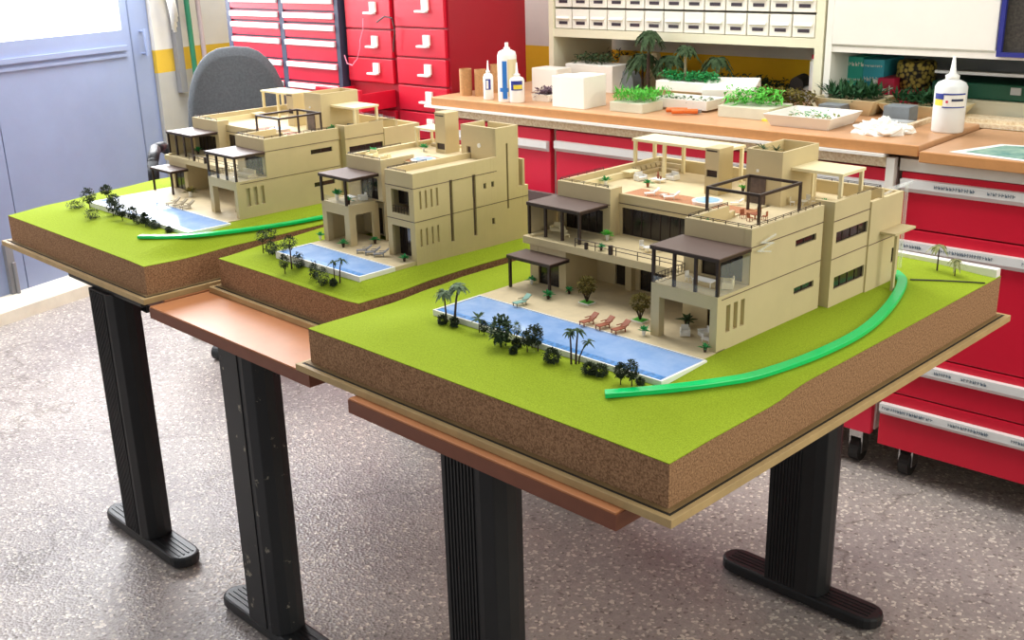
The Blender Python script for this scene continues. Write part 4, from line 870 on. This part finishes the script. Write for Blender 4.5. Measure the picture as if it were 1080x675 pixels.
part(t, 'frame', MB().box(-3.52, -2.79, 1.71, 2.10, 0, 1.60).box(-3.525, -3.495, 1.70, 1.712, 0, 1.6).box(-3.158, -3.128, 1.70, 1.712, 0, 1.6).box(-2.808, -2.785, 1.70, 1.712, 0, 1.6), 'dark_frame')
zz = [1.50, 1.40, 1.325, 1.266, 1.210, 1.165, 1.105, 1.019, .936, .845, .74, .62, .50, .36, .20, .05]
for c0, c1, side in ((-3.493, -3.160, 0), (-3.126, -2.810, 1)):
    for k in range(len(zz)-1):
        zt_, zb_ = zz[k]-.004, zz[k+1]+.004
        dr = part(t, 'drawer', MB().box(c0, c1, 1.70, 1.712, zb_, zt_), 'red', .001)
        hh = .020; part(dr, 'handle', MB().box(c0+.002, c1-.002, 1.690, 1.70, zt_-hh-.003, zt_-.003), 'handle_white', .002)

# ------------------------------------------------------------------ bench clutter (frame B, z=.94)
Z = .94
def B1(name, label, cat, mb, m, **k): return one(name, label, cat, mb, m, fr='B', **k)
for k, (u, v, hh, lb) in enumerate([(-2.128, 1.712, .092, 'left brown cork tube at the left end of the worktop'), (-2.078, 1.735, .090, 'right brown cork tube at the left end of the worktop'), (-2.09, 1.83, .098, 'brown cork tube standing behind the other two')]):
    B1('cork_tube', lb, 'tube', MB().lathe(u, v, [(.0215, Z), (.0215, Z+hh), (.019, Z+hh), (.019, Z+hh-.02)], 24), 'cork_tube', group='cork tubes', smooth=False)
def bottle(label, u, v, hh, r, nozzle=.3, m='whiteplastic', lab=None, z=Z, fill=None):
    t = thing('glue_bottle', label, 'bottle', (u, v, z), fr='B'); s = hh*(1-nozzle)
    part(t, 'body', MB().lathe(u, v, [(r*.95, z), (r, z+.004), (r, z+s*.86), (r*.85, z+s*.94), (r*.42, z+s)], 28), m, smooth=True)
    part(t, 'nozzle', MB().lathe(u, v, [(r*.42, z+s), (r*.44, z+s+hh*.05), (r*.2, z+s+hh*.08), (r*.08, z+hh)], 16), 'whiteplastic', smooth=True)
    if fill: part(t, 'liquid', MB().lathe(u, v, [(r*.9, z+.003), (r*.94, z+.005), (r*.94, z+s*fill)], 24), 'foam')
    if lab:
        for j, (a0, a1, z0, z1, lm) in enumerate(lab):
            mb = MB(); n = 10; vs = []
            for i in range(n+1):
                a = R(a0+(a1-a0)*i/n); q = r+.0006+.0003*j
                vs += [(u+q*math.cos(a), v+q*math.sin(a), z+z0), (u+q*math.cos(a), v+q*math.sin(a), z+z1)]
            mb.add(vs, [(2*i, 2*i+2, 2*i+3, 2*i+1) for i in range(n)]); part(t, 'label_print', mb, lm)
    return t
bottle('slim white bottle with a small blue label next to the cork tubes', -1.985, 1.675, .130, .017, .32, lab=[(-80, -20, .035, .070, 'label_navy'), (-72, -45, .038, .066, 'white')])
bottle('slim plain white bottle just behind the spray can', -1.945, 1.735, .115, .015, .2)
bottle('white glue bottle with blue and yellow label beside the spray can', -1.852, 1.672, .130, .025, .34, lab=[(-100, -5, .042, .073, 'label_navy'), (-75, -8, .046, .060, 'label_yellow')])
bottle('large translucent white glue bottle near the right worktop seam', -.493, 1.862, .195, .041, .30, 'bottle', lab=[(-130, -10, .068, .104, 'white'), (-130, -95, .072, .088, 'label_yellow'), (-130, -92, .088, .103, 'label_navy'), (-95, -12, .100, .104, 'label_navy'), (-95, -12, .067, .070, 'label_navy'), (-65, -22, .084, .090, 'ink_dark'), (-84, -76, .080, .086, 'box_red')], fill=.46)
t = thing('spray_can', 'tall white spray can with blue stripe and beige label', 'spray can', (-1.897, 1.675, Z), fr='B')
part(t, 'body', MB().lathe(-1.897, 1.675, [(.031, Z), (.032, Z+.004), (.032, Z+.150), (.028, Z+.163), (.014, Z+.170)], 28), 'whiteplastic', smooth=True)
part(t, 'nozzle', MB().lathe(-1.897, 1.675, [(.011, Z+.170), (.011, Z+.176), (.006, Z+.178), (.006, Z+.192)], 14), 'white')
for a0, a1, z0, z1, m in [(-78, -50, .012, .135, 'label_blue'), (-100, -40, .035, .048, 'label_blue'), (-45, 25, .02, .14, 'tray_cream')]:
    mb = MB(); vs = []
    for i in range(11): a = R(a0+(a1-a0)*i/10); vs += [(-1.897+.0327*math.cos(a), 1.675+.0327*math.sin(a), Z+z0), (-1.897+.0327*math.cos(a), 1.675+.0327*math.sin(a), Z+z1)]
    part(t, 'label_print', mb.add(vs, [(2*i, 2*i+2, 2*i+3, 2*i+1) for i in range(10)]), m)
def opentray(name, label, u0, u1, v0, v1, hh, m, flare=.0, fill=None, fm=None, fh=.7, z=Z, th=.003, cat='tray', group=None):
    t = thing(name, label, cat, ((u0+u1)/2, (v0+v1)/2, z), fr='B', group=group)
    def ring(o, zz): return [(u0-o, v0-o, zz), (u1+o, v0-o, zz), (u1+o, v1+o, zz), (u0-o, v1+o, zz)]
    vs = ring(0, z)+ring(flare, z+hh)+ring(flare-th, z+hh)+ring(-th, z+th); fs = [(3, 2, 1, 0), (12, 13, 14, 15)]
    for l in range(3):
        for i in range(4): fs.append((l*4+i, l*4+(i+1) % 4, l*4+4+(i+1) % 4, l*4+4+i))
    part(t, 'tray_body', MB().add(vs, fs), m, .001)
    if fm:
        mb = MB(); n = int(fill)
        for _ in range(n):
            mb.leaf((rnd.uniform(u0+.004, u1-.004), rnd.uniform(v0+.004, v1-.004), z+hh*rnd.uniform(.3, fh)), (rnd.uniform(-1, 1), rnd.uniform(-1, 1), rnd.uniform(.0, .9)), .022, .009, .3)
        p = part(t, 'plant_material', mb, fm); p['kind'] = 'stuff'
    return t
opentray('foam_tray', 'small white tray heaped with purple-brown moss', -1.835, -1.765, 1.73, 1.80, .024, 'foam', .003, 260, 'moss_purple', 1.5)
B1('foam_box', 'large white foam box standing on the worktop', 'box', MB().box(-1.655, -1.560, 1.660, 1.775, Z, Z+.100).box(-1.692, -1.655, 1.662, 1.74, Z, Z+.098), 'foam', bevel=.002)
B1('foam_box', 'white box half hidden behind the spray can', 'box', MB().box(-1.985, -1.87, 1.90, 1.98, Z, Z+.085), 'cab_white', bevel=.002)
B1('foam_box', 'long pale box behind the large white foam box', 'box', MB().box(-1.93, -1.72, 2.02, 2.12, Z, Z+.092), 'cab_white', bevel=.002)
def clump(label, u, v, w, dd, z, hh, m, n, L=.02, W=.008, name='model_plants', cat='plants', droop=.4):
    mb = MB()
    for _ in range(n):
        a = rnd.uniform(0, 2*PI); q = rnd.random()**.5
        mb.leaf((u+w/2*q*math.cos(a), v+dd/2*q*math.sin(a), z+hh*rnd.uniform(0, .85)), (rnd.uniform(-1, 1), rnd.uniform(-1, 1), rnd.uniform(-.1, 1.2)), L*rnd.uniform(.6, 1.3), W, droop)
    mb.v = [(a, b, max(c, z+.0003)) for a, b, c in mb.v]
    o = B1(name, label, cat, mb, m); o['kind'] = 'stuff'; return o
clump('dark grey-green model foliage lying on the long pale box', -1.83, 2.07, .19, .08, Z+.093, .035, 'leaf_dark', 260)
clump('brown dried model trees in the back left of the shelf', -1.90, 2.30, .14, .10, Z, .13, 'trunk', 260, .03, .006)
t = thing('grey_block', 'grey stone-like block on a cream pad behind foam box', 'block', (-1.70, 2.10, Z), fr='B'); part(t, 'pad', MB().box(-1.74, -1.65, 2.06, 2.14, Z, Z+.012), 'tray_cream', .003)
part(t, 'block', MB().add([(-1.735, 2.07, Z+.012), (-1.665, 2.07, Z+.012), (-1.665, 2.13, Z+.012), (-1.735, 2.13, Z+.012), (-1.722, 2.08, Z+.068), (-1.68, 2.08, Z+.068), (-1.68, 2.12, Z+.068), (-1.722, 2.12, Z+.068)], [(3, 2, 1, 0), (4, 5, 6, 7), (0, 1, 5, 4), (1, 2, 6, 5), (2, 3, 7, 6), (3, 0, 4, 7)]), 'grey_block')
B1('stone_model', 'beige cone-shaped stone models behind the grey block', 'model', MB().cyl((-1.79, 2.19, Z), (-1.79, 2.19, Z+.11), .05, .018, 8).cyl((-1.70, 2.25, Z), (-1.70, 2.25, Z+.12), .05, .015, 8), 'cardboard')
def slab(name, label, cat, u0, u1, v0, v1, z0, z1, m, **k): return B1(name, label, cat, MB().box(u0, u1, v0, v1, z0, z1), m, **k)
slab('foam_block', 'pale grey foam base under bright green grass clumps', 'foam block', -1.475, -1.350, 1.68, 1.79, Z, Z+.030, 'foam_grey', bevel=.002)
clump('bright green model grass planted on the pale foam base', -1.415, 1.735, .150, .12, Z+.030, .034, 'leaf_bright', 800, .020, .004, droop=.1)
clump('green grass tuft behind the bright green grass', -1.40, 1.86, .07, .06, Z, .062, 'leaf_bright', 180, .018, .004, droop=.1)
slab('foam_block', 'white foam slab with grasses behind the green grass block', 'foam block', -1.49, -1.30, 1.95, 2.03, Z+.035, Z+.066, 'foam', bevel=.002)
slab('cardboard_box', 'low cardboard box supporting the white foam slab', 'box', -1.47, -1.31, 1.96, 2.06, Z, Z+.0345, 'cardboard')
clump('green and orange model shrubs on the white foam slab', -1.385, 1.99, .21, .07, Z+.0665, .030, 'leaf_green', 600, .020, .007)
opentray('foam_tray', 'long white foam tray tilted in front of the shrubs', -1.385, -1.20, 1.80, 1.90, .030, 'foam', .004, 90, 'leaf_grey', .8, z=Z+.006)
b = thing('pliers', 'pair of orange-handled pliers lying under the foam tray', 'pliers', (-1.27, 1.75, Z), fr='B')
part(b, 'handle', MB().tube([(-1.300, 1.735, Z+.010), (-1.270, 1.748, Z+.011), (-1.245, 1.765, Z+.010)], .0075, 10), 'orange'); part(b, 'handle', MB().tube([(-1.268, 1.716, Z+.010), (-1.235, 1.735, Z+.011), (-1.205, 1.760, Z+.010)], .0075, 10), 'orange'); part(b, 'jaw', MB().box(-1.235, -1.20, 1.762, 1.775, Z+.004, Z+.014), 'duct')
B1('foam_sheet', 'white foam tray lid propped at an angle in the middle of the worktop', 'lid', MB().obox((-1.235, 2.0, Z+.052), (.075, .03, 0), (-.022, .06, .012), (0, -.002, .014)), 'foam', bevel=.002)
slab('foam_block', 'pale grey foam base under spreading green plants', 'foam block', -1.135, -.965, 1.76, 1.90, Z, Z+.034, 'foam_grey', bevel=.002)
slab('yellow_card', 'thin yellow card beside the pale foam base', 'card', -.985, -.93, 1.755, 1.86, Z, Z+.006, 'label_yellow')
clump('spreading green model plants with long leaves on the foam base', -1.06, 1.835, .18, .12, Z+.0345, .050, 'leaf_bright', 330, .034, .007, droop=.7)
clump('dull green model shrubs behind the long-leaved plants', -1.02, 1.97, .19, .08, Z, .075, 'leaf_olive', 600, .022, .008)
slab('grey_box', 'small flat grey box between green shrubs and cream tray', 'box', -.90, -.83, 1.93, 2.02, Z, Z+.034, 'grey_block', bevel=.001)
def bpalm(label, u, v, hh, fr_, nf, m, lean=(0, 0), **k):
    w = to_world('B', (u, v, Z)); return palm(label, w.x, w.y, w.z, hh, fr_, nf, m, 'trunk_pale' if 'tall' in label else 'trunk', None, lean, **k)
bpalm('largest dark drooping model palm in front of the small drawers', -1.545, 1.985, .230, .055, 20, 'leaf_dark', droop=1.0, name='model_palm', wf=.20, fuzzy=22)
bpalm('second dark drooping palm left below the largest', -1.60, 2.03, .155, .075, 22, 'leaf_dark', droop=1.1, name='model_palm', wf=.20, fuzzy=20)
bpalm('dark drooping palm right below the largest', -1.50, 2.05, .150, .070, 22, 'leaf_dark', droop=1.1, name='model_palm', wf=.20, fuzzy=20)
bpalm('tall dark tree-like palm with bare pale trunk', -1.40, 1.985, .185, .045, 24, 'leaf_dark', droop=.9, name='model_palm', wf=.26, fuzzy=20)
bpalm('smaller dark palm right of the tall bare trunk', -1.335, 2.07, .150, .055, 22, 'leaf_dark', droop=1.0, name='model_palm', wf=.24, fuzzy=18)
clump('low dark green undergrowth below the model palms', -1.36, 2.17, .34, .14, Z, .075, 'leaf_dark', 900, .024, .008)
clump('dark low model foliage at the back of the open shelf', -1.17, 2.20, .26, .12, Z, .062, 'leaf_black', 700, .022, .008)
t = thing('small_machine', 'small black and white device at the back of the shelf', 'device', (-1.08, 2.2, Z), fr='B'); part(t, 'body', MB().box(-1.12, -1.03, 2.16, 2.24, Z, Z+.05), 'grey_steel', .006); part(t, 'knob', MB().cyl((-1.09, 2.15, Z+.055), (-1.09, 2.20, Z+.062), .024, .024, 16), 'chair_black')
t = thing('plastic_jar', 'tall whitish jar with dark red cap beside the shelf post', 'jar', (-1.02, 2.15, Z), fr='B'); part(t, 'body', MB().lathe(-1.015, 2.14, [(.024, Z), (.025, Z+.13), (.02, Z+.14)], 20), 'bottle', smooth=True); part(t, 'cap', MB().lathe(-1.015, 2.14, [(.02, Z+.14), (.02, Z+.152)], 16), 'box_red')
opentray('white_tray', 'large rounded white tray in front with green sprigs', -.925, -.755, 1.70, 1.86, .034, 'cab_white', .018, 60, 'leaf_pale', .7, th=.006)
clump('green needle sprigs inside the large white tray', -.85, 1.79, .14, .08, Z+.022, .012, 'leaf_green', 50, .016, .005)
opentray('cream_tray', 'left cream tray filled with dark green leaves', -.925, -.775, 2.0, 2.11, .046, 'tray_cream', .024, 10, 'leaf_dark', 1.0, th=.004)
clump('long dark green leaves heaped in the left cream tray', -.85, 2.055, .17, .10, Z+.040, .022, 'leaf_pine', 380, .05, .010, droop=.1)
clump('long dark green leaves heaped in the right cream tray', -.65, 2.085, .17, .08, Z+.034, .018, 'leaf_pine', 300, .045, .010, droop=.1)
opentray('cream_tray', 'right cream tray behind the large glue bottle', -.735, -.55, 2.035, 2.13, .038, 'tray_cream', .024, 10, 'leaf_dark', 1.0, th=.004)
slab('grey_box', 'mid-grey box standing behind the crumpled tissue', 'box', -.700, -.625, 1.925, 1.985, Z, Z+.045, 'grey_block', bevel=.001)
slab('white_board', 'small white plastic board beside the grey box', 'board', -.69, -.60, 1.86, 1.905, Z, Z+.014, 'grey_steel')
slab('wooden_strip', 'wooden strip lying beside grey box on the worktop', 'strip', -.60, -.585, 1.80, 2.0, Z, Z+.012, 'chip')
mb = MB(); r = random.Random(3)
for (a, bq, s, hh) in [(-.65, 1.745, .045, .028), (-.61, 1.735, .045, .040), (-.665, 1.76, .03, .022), (-.58, 1.775, .034, .022)]:
    n1, n2 = 9, 16; vs = []
    for i in range(n1+1):
        for j in range(n2):
            p, q = PI/2*i/n1, 2*PI*j/n2; k = 1+r.uniform(-.28, .28)
            vs.append((a+s*math.cos(p)*math.cos(q)*k, bq+s*math.cos(p)*math.sin(q)*k, Z+max(0, hh*math.sin(p)*k)))
    mb.add(vs, [(i*n2+j, i*n2+(j+1) % n2, (i+1)*n2+(j+1) % n2, (i+1)*n2+j) for i in range(n1) for j in range(n2)])
B1('crumpled_tissue', 'crumpled white tissue paper on the worktop front', 'tissue', mb, 'tissue')
# goods under the wall cabinet
def carton(label, u0, u1, v0, v1, z0, z1, m, marks, group=None):
    t = thing('carton', label, 'box', ((u0+u1)/2, (v0+v1)/2, z0), fr='B', group=group); bx_ = part(t, 'box_body', MB().box(u0, u1, v0, v1, z0, z1), m, .001); g = MB()
    for a, b_, zz, hh, s in marks: glyphs(g, a, b_, v0, zz, hh, s)
    if marks: part(t, 'printed_text', g, 'white')
    return t
slab('shelf_riser', 'low pale riser board under the teal cartons', 'board', -.93, -.69, 2.135, 2.37, Z, Z+.012, 'cab_white')
Z2 = Z+.0125
carton('upper left teal carton with white lettering', -.940, -.882, 2.17, 2.31, Z2+.058, Z2+.135, 'teal', [(-.934, -.888, Z2+.108, .012, 1), (-.934, -.888, Z2+.064, .007, 2)])
carton('upper right teal carton with white lettering', -.881, -.815, 2.17, 2.31, Z2+.058, Z2+.130, 'teal_light', [(-.876, -.822, Z2+.108, .006, 7), (-.876, -.838, Z2+.066, .012, 3)])
carton('lower left teal carton with white lettering', -.938, -.880, 2.17, 2.31, Z2, Z2+.0575, 'teal', [(-.932, -.886, Z2+.030, .013, 4)])
carton('lower right teal carton with white lettering', -.878, -.838, 2.17, 2.31, Z2, Z2+.0575, 'teal_light', [(-.872, -.850, Z2+.028, .010, 5)])
slab('carton', 'white end carton between teal and red cartons', 'box', -.836, -.822, 2.14, 2.26, Z2, Z2+.074, 'white')
carton('red and white carton standing beside the teal cartons', -.820, -.770, 2.145, 2.27, Z2, Z2+.080, 'box_red', [(-.813, -.779, Z2+.03, .03, 6)])
slab('carton', 'flat pink-red carton lying under the black patterned roll', 'box', -.768, -.690, 2.14, 2.33, Z2, Z2+.046, 'box_red', bevel=.001)
t = thing('patterned_roll', 'black and gold patterned thick roll on the pink-red carton', 'roll', (-.74, 2.235, Z2+.0465), fr='B'); part(t, 'roll_body', MB().lathe(-.742, 2.235, [(.052, Z2+.047), (.057, Z2+.055), (.057, Z2+.118), (.052, Z2+.126)], 28), 'roll', smooth=True)
ms = thing('plan_sheet', 'printed green map sheet lying on the right worktop', 'sheet', (-.2, 1.7, .9302), fr='B')
part(ms, 'paper', MB().prism([(-.395, 1.628), (-.33, 1.80), (-.02, 1.86), (.0, 1.66), (-.20, 1.605)], .9303, .9312), 'paper'); part(ms, 'printed_area', MB().prism([(-.365, 1.645), (-.315, 1.785), (-.05, 1.83), (-.02, 1.68), (-.20, 1.622)], .9312, .9315), 'map')

# ------------------------------------------------------------------ light
w = bpy.data.worlds.new('world'); bpy.context.scene.world = w; w.use_nodes = True
bg = w.node_tree.nodes['Background']; bg.inputs['Color'].default_value = (.93, .96, 1, 1); bg.inputs['Strength'].default_value = .42
def area(name, loc, tgt, sx, sy, pw, col):
    l = bpy.data.lights.new(name, 'AREA'); l.shape = 'RECTANGLE'; l.size = sx; l.size_y = sy; l.energy = pw; l.color = col
    o = bpy.data.objects.new(name, l); C.objects.link(o); o.location = loc; o.rotation_euler = (Vector(tgt)-Vector(loc)).to_track_quat('-Z', 'Y').to_euler(); return o
area('window_daylight', (-3.85, 1.2, 2.0), (-1.4, .6, .6), 1.4, 1.4, 140, (.95, .97, 1))
area('left_daylight', (-3.8, -1.1, 1.5), (-2.9, -.3, .0), 1.8, 1.2, 88, (.97, .95, 1))
area('overhead_light', (-1.2, 1.0, 3.2), (-1.2, .9, 0), 2.8, 1.6, 40, (1, .98, .94))
area('right_warm_fill', (2.4, 1.2, 1.8), (-.3, .7, .8), 1.6, 1.2, 44, (1, .96, .80))  # unseen warm lamp that brightens the right-hand faces, not a window
area('cabinet_fill', (-1.4, .75, 2.9), (-1.5, 1.9, .8), 2.4, .5, 26, (1, .97, .95))  # unseen fill lamp added to brighten the red cabinet fronts
sc = bpy.context.scene
sc.view_settings.view_transform = 'Standard'; sc.view_settings.exposure = 0; sc.view_settings.gamma = 1
sc.cycles.max_bounces = 6; sc.cycles.transparent_max_bounces = 12
